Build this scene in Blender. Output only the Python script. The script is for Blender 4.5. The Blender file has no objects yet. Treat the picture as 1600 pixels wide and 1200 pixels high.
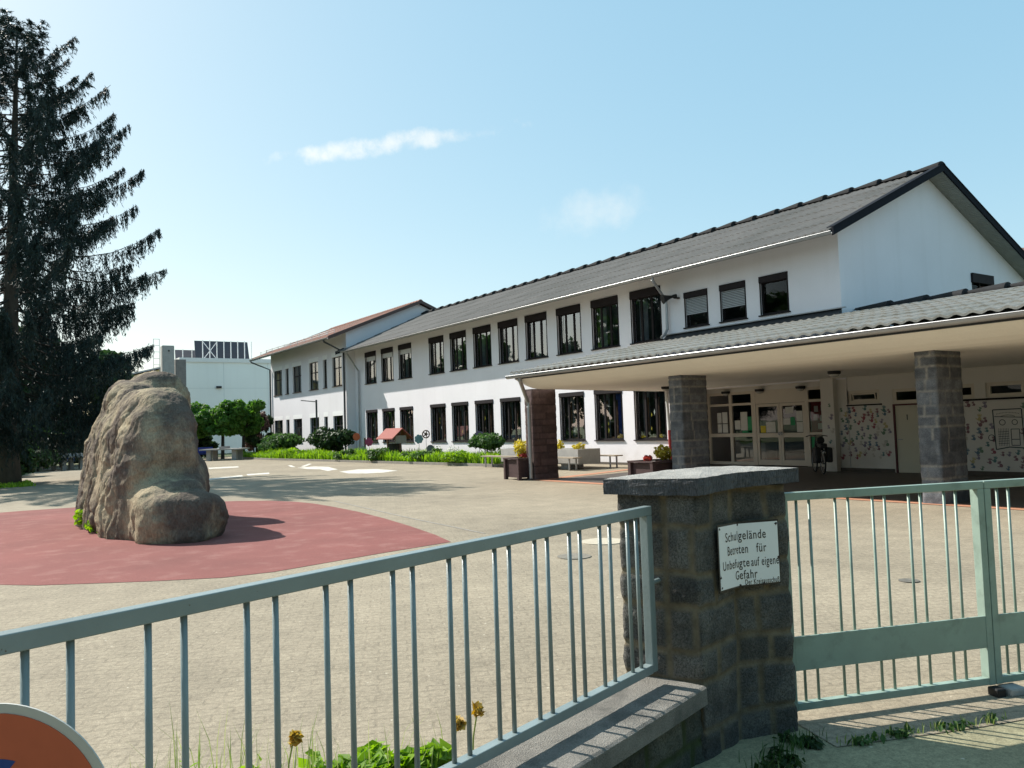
import bpy, bmesh, math, random
import numpy as np
from mathutils import Vector, Matrix, noise as mnoise
R_ = math.radians
rnd = random.Random(7)
sc = bpy.context.scene
COL = sc.collection

# ------------------------------------------------------------------ camera, sky, sun, exposure
cam_d = bpy.data.cameras.new("camera"); cam = bpy.data.objects.new("camera", cam_d); COL.objects.link(cam)
cam_d.sensor_width = 36; cam_d.lens = 1250 / 1600 * 36; cam_d.clip_end = 2000; cam_d.clip_start = .05
_r = [[0.8239282, -0.0022522, -0.5666897], [-0.5656773, -0.0631454, -0.8222054], [-0.0339321, 0.9980018, -0.0533013]]
cam.matrix_world = Matrix(((_r[0][0], _r[0][1], _r[0][2], 0), (_r[1][0], _r[1][1], _r[1][2], 0), (_r[2][0], _r[2][1], _r[2][2], 1.55), (0, 0, 0, 1)))
sc.camera = cam

SUN_EL, SUN_AZ = 43.5, -24.0            # azimuth from +Y towards +X
sd = Vector((math.sin(R_(SUN_AZ)) * math.cos(R_(SUN_EL)), math.cos(R_(SUN_AZ)) * math.cos(R_(SUN_EL)), math.sin(R_(SUN_EL))))
sl = bpy.data.lights.new("sun", 'SUN'); sl.energy = 4.6; sl.angle = R_(.5); sl.color = (1, .95, .87)
so = bpy.data.objects.new("sun", sl); COL.objects.link(so); so.rotation_euler = sd.to_track_quat('Z', 'Y').to_euler()
so.location = (0, 0, 60)

w = bpy.data.worlds.new("World"); sc.world = w; w.use_nodes = True
nt = w.node_tree; nt.nodes.clear()
def N(t, **k):
    n = nt.nodes.new(t)
    for a, b in k.items(): setattr(n, a, b)
    return n
sky = N('ShaderNodeTexSky', sky_type='NISHITA'); sky.sun_disc = False
sky.sun_elevation = R_(SUN_EL); sky.sun_rotation = R_(SUN_AZ); sky.altitude = 200
sky.air_density = 1.0; sky.dust_density = 1.2; sky.ozone_density = 1.6
bg = N('ShaderNodeBackground'); bg.inputs[1].default_value = .12
out = N('ShaderNodeOutputWorld')
tc = N('ShaderNodeTexCoord')
def wisp(cdir, tilt, ru, rv, scale, seed):
    c = Vector(cdir); rt = c.cross(Vector((0, 0, 1))).normalized(); up = rt.cross(c).normalized()
    ax = rt * math.cos(tilt) + up * math.sin(tilt); ay = up * math.cos(tilt) - rt * math.sin(tilt)
    def dot(v):
        d = N('ShaderNodeVectorMath', operation='DOT_PRODUCT'); nt.links.new(tc.outputs['Generated'], d.inputs[0]); d.inputs[1].default_value = v; return d.outputs['Value']
    def M(op, a, b=None):
        m = N('ShaderNodeMath', operation=op)
        for i, v in enumerate((a, b)):
            if v is None: continue
            if isinstance(v, (int, float)): m.inputs[i].default_value = v
            else: nt.links.new(v, m.inputs[i])
        return m.outputs[0]
    u, v, f = dot(ax), dot(ay), dot(c)
    nz = N('ShaderNodeTexNoise'); nz.inputs['Scale'].default_value = scale; nz.inputs['Detail'].default_value = 7; nz.inputs['Roughness'].default_value = .62
    mp = N('ShaderNodeMapping'); mp.inputs['Location'].default_value = (seed, seed * .7, 0); nt.links.new(tc.outputs['Generated'], mp.inputs[0]); nt.links.new(mp.outputs[0], nz.inputs['Vector'])
    nn = M('MULTIPLY', M('SUBTRACT', nz.outputs['Fac'], .5), 3.4)
    e = M('ADD', M('POWER', M('ABSOLUTE', M('DIVIDE', u, ru)), 2), M('POWER', M('ABSOLUTE', M('DIVIDE', v, rv)), 2))
    r = M('ADD', M('SUBTRACT', 1.0, e), nn)
    mr = N('ShaderNodeMapRange', interpolation_type='SMOOTHSTEP'); nt.links.new(r, mr.inputs[0]); mr.inputs[1].default_value = .1; mr.inputs[2].default_value = 1.5
    return M('MULTIPLY', mr.outputs[0], M('GREATER_THAN', f, .5)), M
m1, M = wisp((0.4191, 0.8422, 0.3392), .15, .15, .015, 26, 3.1)
m2, M = wisp((0.631, 0.7316, 0.2583), .1, .08, .035, 14, 9.2)
mask = M('ADD', M('MULTIPLY', m1, .85), M('MULTIPLY', m2, .45))
hs = N('ShaderNodeHueSaturation'); hs.inputs['Saturation'].default_value = .3; hs.inputs['Value'].default_value = 1.22
nt.links.new(sky.outputs[0], hs.inputs['Color'])
mx = N('ShaderNodeMix', data_type='RGBA'); nt.links.new(mask, mx.inputs[0]); nt.links.new(sky.outputs[0], mx.inputs[6]); nt.links.new(hs.outputs[0], mx.inputs[7])
hazy = N('ShaderNodeVectorMath', operation='MULTIPLY_ADD'); hazy.inputs[1].default_value = (.70, .50, .30); hazy.inputs[2].default_value = (.78, 2.02, 3.02)   # thin haze pales the clear-sky colour
nt.links.new(mx.outputs[2], hazy.inputs[0]); nt.links.new(hazy.outputs[0], bg.inputs[0]); nt.links.new(bg.outputs[0], out.inputs[0])
sc.view_settings.view_transform = 'Standard'; sc.view_settings.look = 'None'; sc.view_settings.gamma = 1
sc.view_settings.use_curve_mapping = False; sc.view_settings.exposure = .75
sc.cycles.max_bounces = 8; sc.cycles.transparent_max_bounces = 12

# ------------------------------------------------------------------ materials
def mat(name, col, rough=.8, var=.25, nscale=3.0, bump=.0, bscale=40., metal=0., spec=.4, fine=0., fscale=120., stretch=(1, 1, 1), col2=None, c2scale=1.0, c2lo=.45, c2hi=.62, coord='Object', trans=0.):
    m = bpy.data.materials.new(name); m.use_nodes = True; t = m.node_tree; b = t.nodes['Principled BSDF']
    b.inputs['Roughness'].default_value = rough; b.inputs['Metallic'].default_value = metal; b.inputs['Specular IOR Level'].default_value = spec
    L = t.links.new
    tcn = t.nodes.new('ShaderNodeTexCoord'); mp = t.nodes.new('ShaderNodeMapping'); mp.inputs['Scale'].default_value = stretch
    L(tcn.outputs[coord], mp.inputs[0])
    def noi(s, det=5, ro=.6):
        n = t.nodes.new('ShaderNodeTexNoise'); n.inputs['Scale'].default_value = s; n.inputs['Detail'].default_value = det; n.inputs['Roughness'].default_value = ro
        L(mp.outputs[0], n.inputs['Vector']); return n.outputs['Fac']
    def mixc(fac, a, bb, blend='MIX'):
        x = t.nodes.new('ShaderNodeMix'); x.data_type = 'RGBA'; x.blend_type = blend
        if hasattr(fac, 'links') or not isinstance(fac, (int, float)): L(fac, x.inputs[0])
        else: x.inputs[0].default_value = fac
        for i, v in ((6, a), (7, bb)):
            if isinstance(v, (tuple, list)): x.inputs[i].default_value = (*v[:3], 1)
            else: L(v, x.inputs[i])
        return x.outputs[2]
    def rng(f, lo, hi, a=0., bb=1.):
        r = t.nodes.new('ShaderNodeMapRange'); L(f, r.inputs[0]); r.inputs[1].default_value = lo; r.inputs[2].default_value = hi; r.inputs[3].default_value = a; r.inputs[4].default_value = bb; return r.outputs[0]
    c = col
    if col2 is not None: c = mixc(rng(noi(c2scale, 6), c2lo, c2hi), col, col2)
    if var:
        n1 = noi(nscale)
        v = rng(n1, .25, .75, 1 - var, 1 + var)
        cc = t.nodes.new('ShaderNodeCombineColor')
        for i in range(3): L(v, cc.inputs[i])
        c = mixc(1.0, c, cc.outputs[0], 'MULTIPLY')
    if fine:
        v = rng(noi(fscale, 2, .7), .3, .7, 1 - fine, 1 + fine)
        cc = t.nodes.new('ShaderNodeCombineColor')
        for i in range(3): L(v, cc.inputs[i])
        c = mixc(1.0, c, cc.outputs[0], 'MULTIPLY')
    if isinstance(c, (tuple, list)): b.inputs['Base Color'].default_value = (*c, 1)
    else: L(c, b.inputs['Base Color'])
    if bump:
        bp = t.nodes.new('ShaderNodeBump'); bp.inputs['Strength'].default_value = bump; bp.inputs['Distance'].default_value = .02
        L(noi(bscale, 4, .65), bp.inputs['Height']); L(bp.outputs[0], b.inputs['Normal'])
    m['_c'] = 0
    del m['_c']
    return m

def leafmat(name, col, col2, trans=.35):
    m = bpy.data.materials.new(name); m.use_nodes = True; t = m.node_tree; b = t.nodes['Principled BSDF']; L = t.links.new
    b.inputs['Roughness'].default_value = .55; b.inputs['Specular IOR Level'].default_value = .3
    g = t.nodes.new('ShaderNodeNewGeometry')
    x = t.nodes.new('ShaderNodeMix'); x.data_type = 'RGBA'; L(g.outputs['Random Per Island'], x.inputs[0]); x.inputs[6].default_value = (*col, 1); x.inputs[7].default_value = (*col2, 1)
    L(x.outputs[2], b.inputs['Base Color'])
    tr = t.nodes.new('ShaderNodeBsdfTranslucent'); hsv = t.nodes.new('ShaderNodeHueSaturation'); hsv.inputs['Value'].default_value = 1.5; hsv.inputs['Saturation'].default_value = 1.1; L(x.outputs[2], hsv.inputs['Color']); L(hsv.outputs[0], tr.inputs[0])
    ms = t.nodes.new('ShaderNodeMixShader'); ms.inputs[0].default_value = trans; L(b.outputs[0], ms.inputs[1]); L(tr.outputs[0], ms.inputs[2])
    L(ms.outputs[0], t.nodes['Material Output'].inputs[0])
    return m

def glassmat(name, tint=(.75, .8, .8), boost=1.0):
    m = bpy.data.materials.new(name); m.use_nodes = True; t = m.node_tree; L = t.links.new
    t.nodes.remove(t.nodes['Principled BSDF'])
    tr = t.nodes.new('ShaderNodeBsdfTransparent'); tr.inputs[0].default_value = (*tint, 1)
    gl = t.nodes.new('ShaderNodeBsdfGlossy'); gl.inputs['Roughness'].default_value = .015; gl.inputs[0].default_value = (.95, .97, 1, 1)
    fr = t.nodes.new('ShaderNodeFresnel'); fr.inputs[0].default_value = 1.5
    nz = t.nodes.new('ShaderNodeTexNoise'); nz.inputs['Scale'].default_value = .9
    bp = t.nodes.new('ShaderNodeBump'); bp.inputs['Strength'].default_value = .05; bp.inputs['Distance'].default_value = .05; L(nz.outputs[0], bp.inputs['Height']); L(bp.outputs[0], gl.inputs['Normal'])
    mu = t.nodes.new('ShaderNodeMath'); mu.operation = 'MULTIPLY'; mu.inputs[1].default_value = boost; mu.use_clamp = True; L(fr.outputs[0], mu.inputs[0])
    ms = t.nodes.new('ShaderNodeMixShader'); L(mu.outputs[0], ms.inputs[0]); L(tr.outputs[0], ms.inputs[1]); L(gl.outputs[0], ms.inputs[2])
    L(ms.outputs[0], t.nodes['Material Output'].inputs[0])
    return m

MT = {}
MT['plaster'] = mat('white_plaster', (.765, .745, .775), .9, .035, .6, .25, 60, fine=.02, fscale=30)
MT['plaster2'] = mat('wing_plaster', (.72, .705, .73), .9, .04, .5, .25, 60)
MT['cream'] = mat('cream_plaster', (.88, .85, .76), .85, .05, .7, .12, 40, fine=.02, fscale=20)
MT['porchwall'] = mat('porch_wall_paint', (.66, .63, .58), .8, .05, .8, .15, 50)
MT['joinery'] = mat('cream_joinery', (.62, .56, .47), .5, .04, 2)
MT['roofgrey'] = mat('fibre_cement_roof', (.118, .112, .104), .85, .16, .8, .3, 25, fine=.12, fscale=9, col2=(.095, .092, .084), c2scale=.5)
MT['roofporch'] = mat('porch_roof_tiles', (.20, .195, .175), .85, .16, .8, .3, 25, fine=.14, fscale=9, col2=(.16, .16, .14), c2scale=.6)
MT['ridgedark'] = mat('dark_ridge', (.03, .03, .031), .9, .2, 4, spec=.1)
MT['rooftile'] = mat('red_brown_roof_tile', (.27, .125, .09), .85, .25, 1.5, .2, 20, col2=(.22, .15, .12), c2scale=.8)
MT['verge'] = mat('dark_verge_board', (.010, .012, .017), .8, .15, 5, spec=.1)
MT['slat'] = mat('grey_soffit_boards', (.30, .31, .28), .8, .12, 3)
MT['zinc'] = mat('zinc_gutter', (.36, .37, .38), .42, .12, 3, metal=.75)
MT['zincdark'] = mat('dark_metal', (.05, .055, .06), .5, .15, 3, metal=.3)
MT['frame'] = mat('dark_brown_frame', (.016, .013, .014), .7, .12, 4, spec=.15)
MT['frame2'] = mat('brown_wood_frame', (.09, .045, .028), .5, .2, 4, stretch=(4, 4, 1))
MT['shutter'] = mat('shutter_box_brown', (.022, .018, .020), .7, .1, 4, spec=.15)
MT['blind'] = mat('white_blind_slats', (.6, .6, .6), .6, .06, 4)
MT['lintel'] = mat('white_lintel', (.8, .8, .8), .85, .03, 3)
MT['curtain'] = mat('grey_curtain', (.20, .21, .235), .95, .15, 3)
MT['interior'] = mat('dim_interior', (.055, .05, .045), .9, .3, .9)
MT['glass'] = glassmat('window_glass', boost=.26)
MT['glassdoor'] = glassmat('door_glass', (.6, .62, .62), boost=.55)
MT['plinth'] = mat('brown_plinth', (.10, .085, .07), .9, .2, 3)
MT['soil'] = mat('bed_soil', (.07, .05, .035), .95, .3, 8, .6, 30)
MT['kerb'] = mat('concrete_kerb', (.26, .24, .21), .9, .2, 4, .3, 60)
MT['concrete'] = mat('grey_concrete', (.34, .33, .31), .9, .14, 3, .3, 50, fine=.1, fscale=60)
MT['coping'] = mat('rough_coping_concrete', (.28, .265, .235), .92, .2, 5, 1.0, 160, fine=.32, fscale=210, col2=(.16, .155, .14), c2scale=7, c2lo=.5, c2hi=.7)
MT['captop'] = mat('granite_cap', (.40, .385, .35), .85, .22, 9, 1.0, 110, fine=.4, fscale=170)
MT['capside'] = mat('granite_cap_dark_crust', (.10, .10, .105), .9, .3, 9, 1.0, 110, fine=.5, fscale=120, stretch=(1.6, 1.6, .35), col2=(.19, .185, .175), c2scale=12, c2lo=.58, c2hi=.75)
MT['porchtile'] = mat('porch_floor', (.075, .065, .058), .55, .15, 2, .1, 20)
MT['edging'] = mat('orange_clinker_edging', (.42, .20, .12), .8, .2, 5, .2, 30)
MT['red'] = mat('red_play_surface', (.20, .066, .057), .95, .2, .6, .35, 120, fine=.14, fscale=60, col2=(.235, .105, .09), c2scale=2.4, c2lo=.52, c2hi=.72)
MT['paint'] = mat('worn_white_paint', (.60, .57, .51), .9, .15, 3, fine=.12, fscale=25, col2=(.45, .42, .36), c2scale=2.6, c2lo=.42, c2hi=.60)
MT['teal'] = mat('teal_grey_paint', (.20, .25, .25), .34, .12, 6, .08, 60, spec=.5, col2=(.10, .075, .06), c2scale=38, c2lo=.70, c2hi=.735)
MT['gate'] = mat('gate_green_paint', (.26, .345, .29), .40, .12, 5, .06, 60, spec=.5, col2=(.20, .265, .22), c2scale=9, c2lo=.52, c2hi=.70)
MT['signwhite'] = mat('enamel_white', (.78, .80, .80), .25, .03, 6, spec=.6)
MT['signblack'] = mat('enamel_black', (.012, .012, .014), .3, 0)
MT['rust'] = mat('rust_chip', (.05, .03, .025), .8, .3, 30)
MT['roadgrey'] = mat('sign_grey_rim', (.50, .49, .45), .55, .06, 8)
MT['roadred'] = mat('faded_sign_red', (.52, .115, .052), .5, .12, 7)
MT['roadblue'] = mat('sign_blue', (.01, .05, .22), .45, .08, 8)
MT['woodpl'] = mat('dark_brown_wood', (.055, .03, .03), .6, .25, 4, .2, 30, stretch=(1, 1, 6))
MT['bench'] = mat('weathered_bench_wood', (.30, .25, .19), .8, .2, 5, stretch=(1, 6, 1))
MT['bark'] = mat('spruce_bark', (.075, .062, .048), .95, .3, 6, .8, 25, stretch=(1, 1, .4))
MT['bark2'] = mat('dark_bark', (.04, .033, .026), .95, .3, 6)
MT['blueseat'] = mat('blue_bench_paint', (.02, .04, .22), .5, .1, 4)
MT['hall'] = mat('hall_panel_white', (.80, .82, .78), .8, .03, .3)
MT['joint'] = mat('panel_joint', (.6, .64, .62), .8, 0)
MT['yellowwall'] = mat('pale_yellow_wall', (.55, .46, .26), .9, .06, 1)
MT['solar'] = mat('solar_back', (.06, .05, .055), .5, .1, 2)
MT['whitemetal'] = mat('white_metal', (.7, .7, .68), .5, .05, 4)
MT['black'] = mat('matt_black', (.012, .012, .013), .6, .1, 6)
MT['rubber'] = mat('black_rubber', (.015, .015, .015), .75, 0)
MT['lampglass'] = mat('lamp_glass', (.45, .45, .42), .2, 0)
MT['pipewhite'] = mat('white_pipe', (.62, .63, .62), .5, .06, 4)
MT['pipered'] = mat('red_pipe', (.30, .03, .03), .5, .1, 4)
MT['doorred'] = mat('dark_red_frame', (.08, .012, .018), .5, .1, 4)
MT['doorcream'] = mat('cream_door', (.56, .53, .42), .5, .04, 2)
MT['pinboard'] = mat('red_pinboard', (.20, .02, .035), .9, .1, 6)
MT['paper'] = mat('paper_notice', (.62, .62, .58), .8, .08, 9)
MT['pgreen'] = mat('green_poster', (.03, .28, .12), .7, .1, 9)
MT['pyellow'] = mat('yellow_poster', (.62, .5, .04), .7, .1, 9)
MT['pdark'] = mat('dark_poster', (.03, .05, .06), .7, .1, 9)
for nme, c in dict(h_red=(.30, .10, .12), h_blue=(.13, .19, .25), h_teal=(.12, .21, .21), h_yellow=(.48, .41, .22), h_green=(.16, .24, .17), h_maroon=(.24, .14, .16), h_violet=(.24, .21, .27), h_faint=(.50, .46, .41)).items(): MT[nme] = mat('paint_' + nme[2:], c, .8, .25, 30)
MT['orn_orange'] = mat('ornament_orange', (.45, .10, .04), .6, .2, 9)
MT['orn_pink'] = mat('ornament_magenta', (.35, .05, .12), .6, .2, 9)
MT['orn_teal'] = mat('ornament_teal', (.14, .24, .26), .6, .3, 9)
MT['orn_brown'] = mat('ornament_brown', (.09, .045, .035), .6, .2, 9)
MT['orn_grey'] = mat('ornament_grey', (.10, .10, .11), .6, .2, 9)
MT['orn_violet'] = mat('ornament_violet', (.12, .09, .15), .6, .2, 9)
MT['redtile'] = mat('small_red_roof', (.26, .07, .055), .8, .2, 9)
MT['spruce'] = leafmat('spruce_needles', (.008, .019, .019), (.024, .044, .034), .10)
MT['leafbright'] = leafmat('bright_leaves', (.05, .13, .02), (.11, .22, .035), .4)
MT['leafmid'] = leafmat('mid_green_leaves', (.035, .085, .02), (.08, .15, .04), .35)
MT['leafdark'] = leafmat('dark_green_leaves', (.014, .035, .012), (.04, .08, .022), .25)
MT['leafbed'] = leafmat('bed_leaves', (.13, .25, .02), (.24, .38, .045), .45)
MT['leafpurple'] = leafmat('purple_shrub_leaves', (.10, .06, .06), (.17, .13, .10), .3)
MT['leafyellow'] = leafmat('yellow_leaves', (.42, .34, .04), (.55, .47, .08), .35)
MT['leafgrass'] = leafmat('grass_blades', (.13, .21, .045), (.34, .38, .14), .4)
MT['bloomred'] = leafmat('red_blossom', (.4, .03, .03), (.5, .12, .08), .3)
MT['bloomyellow'] = leafmat('withered_yellow_blossom', (.36, .22, .035), (.45, .33, .08), .3)
MT['bloomwhite'] = leafmat('white_blossom', (.6, .6, .55), (.7, .7, .66), .3)

def stonemat(name, c1, c2, mortar, grain=.45, gs=160, bump=.6):
    m = bpy.data.materials.new(name); m.use_nodes = True; t = m.node_tree; b = t.nodes['Principled BSDF']; L = t.links.new
    b.inputs['Roughness'].default_value = .88; b.inputs['Specular IOR Level'].default_value = .3
    tcn = t.nodes.new('ShaderNodeTexCoord')
    def noi(s, det=5, ro=.6):
        n = t.nodes.new('ShaderNodeTexNoise'); n.inputs['Scale'].default_value = s; n.inputs['Detail'].default_value = det; n.inputs['Roughness'].default_value = ro; L(tcn.outputs['Object'], n.inputs['Vector']); return n.outputs['Fac']
    def mix(f, a, bb, blend='MIX'):
        x = t.nodes.new('ShaderNodeMix'); x.data_type = 'RGBA'; x.blend_type = blend
        if isinstance(f, float): x.inputs[0].default_value = f
        else: L(f, x.inputs[0])
        for i, v in ((6, a), (7, bb)):
            if isinstance(v, tuple): x.inputs[i].default_value = (*v, 1)
            else: L(v, x.inputs[i])
        return x.outputs[2]
    def rng(f, lo, hi, a=0., bb=1.):
        r = t.nodes.new('ShaderNodeMapRange'); L(f, r.inputs[0]); r.inputs[1].default_value = lo; r.inputs[2].default_value = hi; r.inputs[3].default_value = a; r.inputs[4].default_value = bb; return r.outputs[0]
    at = t.nodes.new('ShaderNodeAttribute'); at.attribute_name = 'mortar'
    a2 = t.nodes.new('ShaderNodeAttribute'); a2.attribute_name = 'tone'
    st = mix(rng(noi(6, 6), .4, .62), c1, c2)
    g = rng(noi(gs, 2, .8), .3, .7, 1 - grain, 1 + grain)
    cc = t.nodes.new('ShaderNodeCombineColor')
    for i in range(3): L(g, cc.inputs[i])
    st = mix(1.0, st, cc.outputs[0], 'MULTIPLY')
    tn = t.nodes.new('ShaderNodeCombineColor')
    for i in range(3): L(a2.outputs['Fac'], tn.inputs[i])
    st = mix(1.0, st, tn.outputs[0], 'MULTIPLY')
    mo = mix(rng(noi(14, 5), .35, .65), mortar, tuple(x * .55 for x in mortar))
    c = mix(at.outputs['Fac'], st, mo)
    L(c, b.inputs['Base Color'])
    bp = t.nodes.new('ShaderNodeBump'); bp.inputs['Strength'].default_value = bump; bp.inputs['Distance'].default_value = .008; L(noi(gs * .8, 4, .7), bp.inputs['Height']); L(bp.outputs[0], b.inputs['Normal'])
    return m
MT['pillarstone'] = stonemat('granite_blocks', (.058, .058, .055), (.115, .11, .098), (.20, .165, .11), grain=.6, gs=115, bump=1.0)
MT['wallstone'] = stonemat('mossy_granite', (.05, .055, .045), (.10, .10, .078), (.06, .08, .03), grain=.6, gs=115, bump=1.0)
MT['columnstone'] = stonemat('column_granite', (.085, .09, .10), (.14, .145, .155), (.30, .28, .25), grain=.3, gs=60)
MT['columnbrown'] = stonemat('column_brown_stone', (.085, .055, .055), (.12, .08, .075), (.075, .05, .048), grain=.2, gs=60)

def pavemat(name, c1, c2, joint, bw, bh, rot, speck=True, joint_w=.012, stain=(.5, .5)):
    m = bpy.data.materials.new(name); m.use_nodes = True; t = m.node_tree; b = t.nodes['Principled BSDF']; L = t.links.new
    b.inputs['Roughness'].default_value = .93; b.inputs['Specular IOR Level'].default_value = .25
    tcn = t.nodes.new('ShaderNodeTexCoord')
    nw = t.nodes.new('ShaderNodeTexNoise'); nw.inputs['Scale'].default_value = 7; L(tcn.outputs['Object'], nw.inputs['Vector'])
    sb = t.nodes.new('ShaderNodeVectorMath'); sb.operation = 'MULTIPLY_ADD'; L(nw.outputs['Color'], sb.inputs[0]); sb.inputs[1].default_value = (.05, .05, 0); L(tcn.outputs['Object'], sb.inputs[2])
    mp = t.nodes.new('ShaderNodeMapping'); mp.inputs['Rotation'].default_value = (0, 0, rot); L(sb.outputs[0], mp.inputs[0])
    br = t.nodes.new('ShaderNodeTexBrick'); L(mp.outputs[0], br.inputs['Vector']); br.inputs['Scale'].default_value = 1
    br.inputs['Brick Width'].default_value = bw; br.inputs['Row Height'].default_value = bh; br.inputs['Mortar Size'].default_value = joint_w; br.inputs['Mortar Smooth'].default_value = .6
    br.inputs['Color1'].default_value = (*c1, 1); br.inputs['Color2'].default_value = (*c2, 1); br.inputs['Mortar'].default_value = (*joint, 1)
    def noi(s, det=6, ro=.6):
        n = t.nodes.new('ShaderNodeTexNoise'); n.inputs['Scale'].default_value = s; n.inputs['Detail'].default_value = det; n.inputs['Roughness'].default_value = ro; L(tcn.outputs['Object'], n.inputs['Vector']); return n.outputs['Fac']
    def mul(c, f, lo, hi, a, bb):
        r = t.nodes.new('ShaderNodeMapRange'); L(f, r.inputs[0]); r.inputs[1].default_value = lo; r.inputs[2].default_value = hi; r.inputs[3].default_value = a; r.inputs[4].default_value = bb
        cc = t.nodes.new('ShaderNodeCombineColor')
        for i in range(3): L(r.outputs[0], cc.inputs[i])
        x = t.nodes.new('ShaderNodeMix'); x.data_type = 'RGBA'; x.blend_type = 'MULTIPLY'; x.inputs[0].default_value = 1; L(c, x.inputs[6]); L(cc.outputs[0], x.inputs[7]); return x.outputs[2]
    c = br.outputs['Color']
    c = mul(c, noi(.35), .3, .7, .84, 1.12)
    c = mul(c, noi(2.6), .3, .7, .86, 1.12)
    c = mul(c, noi(28, 5, .7), .3, .7, .72, 1.24)
    c = mul(c, noi(130, 2, .8), .3, .7, .72, 1.28)
    if speck:
        vo = t.nodes.new('ShaderNodeTexVoronoi'); vo.inputs['Scale'].default_value = 11; L(tcn.outputs['Object'], vo.inputs['Vector'])
        r = t.nodes.new('ShaderNodeMapRange'); L(vo.outputs['Distance'], r.inputs[0]); r.inputs[1].default_value = .05; r.inputs[2].default_value = .12; r.inputs[3].default_value = .75; r.inputs[4].default_value = 0
        sp = t.nodes.new('ShaderNodeTexNoise'); sp.inputs['Scale'].default_value = 5; L(tcn.outputs['Object'], sp.inputs['Vector'])
        gt = t.nodes.new('ShaderNodeMath'); gt.operation = 'GREATER_THAN'; L(sp.outputs['Fac'], gt.inputs[0]); gt.inputs[1].default_value = .56
        mm = t.nodes.new('ShaderNodeMath'); mm.operation = 'MULTIPLY'; L(r.outputs[0], mm.inputs[0]); L(gt.outputs[0], mm.inputs[1])
        x = t.nodes.new('ShaderNodeMix'); x.data_type = 'RGBA'; L(mm.outputs[0], x.inputs[0]); L(c, x.inputs[6]); x.inputs[7].default_value = (.58, .53, .42, 1); c = x.outputs[2]
    L(c, b.inputs['Base Color'])
    bp = t.nodes.new('ShaderNodeBump'); bp.inputs['Strength'].default_value = .35; bp.inputs['Distance'].default_value = .01
    ad = t.nodes.new('ShaderNodeMath'); ad.operation = 'MULTIPLY_ADD'; L(br.outputs['Fac'], ad.inputs[0]); ad.inputs[1].default_value = -.4; L(noi(60, 4, .7), ad.inputs[2])
    L(ad.outputs[0], bp.inputs['Height']); L(bp.outputs[0], b.inputs['Normal'])
    return m
MT['paving'] = pavemat('courtyard_pavers', (.288, .246, .18), (.275, .234, .172), (.245, .208, .152), .2, .1, .45)
MT['asphalt'] = pavemat('worn_street_pavement', (.27, .248, .155), (.255, .235, .145), (.22, .205, .125), .9, .9, .3, speck=True, joint_w=.004)
MT['meadow'] = mat('rough_ground', (.10, .12, .05), .95, .3, 1.2, .5, 12)

def weather(m):     # splash dirt low on the wall and faint rain streaks
    t = m.node_tree; b = t.nodes['Principled BSDF']; L = t.links.new; src = b.inputs['Base Color'].links[0].from_socket
    tcn = t.nodes.new('ShaderNodeTexCoord'); sp = t.nodes.new('ShaderNodeSeparateXYZ'); L(tcn.outputs['Object'], sp.inputs[0])
    def noi(sc_, st):
        mp = t.nodes.new('ShaderNodeMapping'); mp.inputs['Scale'].default_value = st; L(tcn.outputs['Object'], mp.inputs[0]); n = t.nodes.new('ShaderNodeTexNoise'); n.inputs['Scale'].default_value = sc_; n.inputs['Detail'].default_value = 6; L(mp.outputs[0], n.inputs['Vector']); return n.outputs['Fac']
    def rng(f, lo, hi, a, bb):
        q = t.nodes.new('ShaderNodeMapRange'); L(f, q.inputs[0]); q.inputs[1].default_value = lo; q.inputs[2].default_value = hi; q.inputs[3].default_value = a; q.inputs[4].default_value = bb; return q.outputs[0]
    def mul(a, bb):
        q = t.nodes.new('ShaderNodeMath'); q.operation = 'MULTIPLY'; L(a, q.inputs[0]); L(bb, q.inputs[1]); return q.outputs[0]
    f1 = mul(rng(sp.outputs['Z'], .05, .75, 1., 0.), rng(noi(2.2, (1, 1, 1)), .35, .7, 0., .55))
    f2 = rng(noi(1.6, (1.6, 1.6, .09)), .52, .75, 0., .07)
    ad = t.nodes.new('ShaderNodeMath'); ad.operation = 'MAXIMUM'; L(f1, ad.inputs[0]); L(f2, ad.inputs[1])
    x = t.nodes.new('ShaderNodeMix'); x.data_type = 'RGBA'; L(ad.outputs[0], x.inputs[0]); L(src, x.inputs[6]); x.inputs[7].default_value = (.42, .39, .34, 1); L(x.outputs[2], b.inputs['Base Color'])
for k_ in ('plaster', 'plaster2', 'porchwall', 'hall'): weather(MT[k_])

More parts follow.
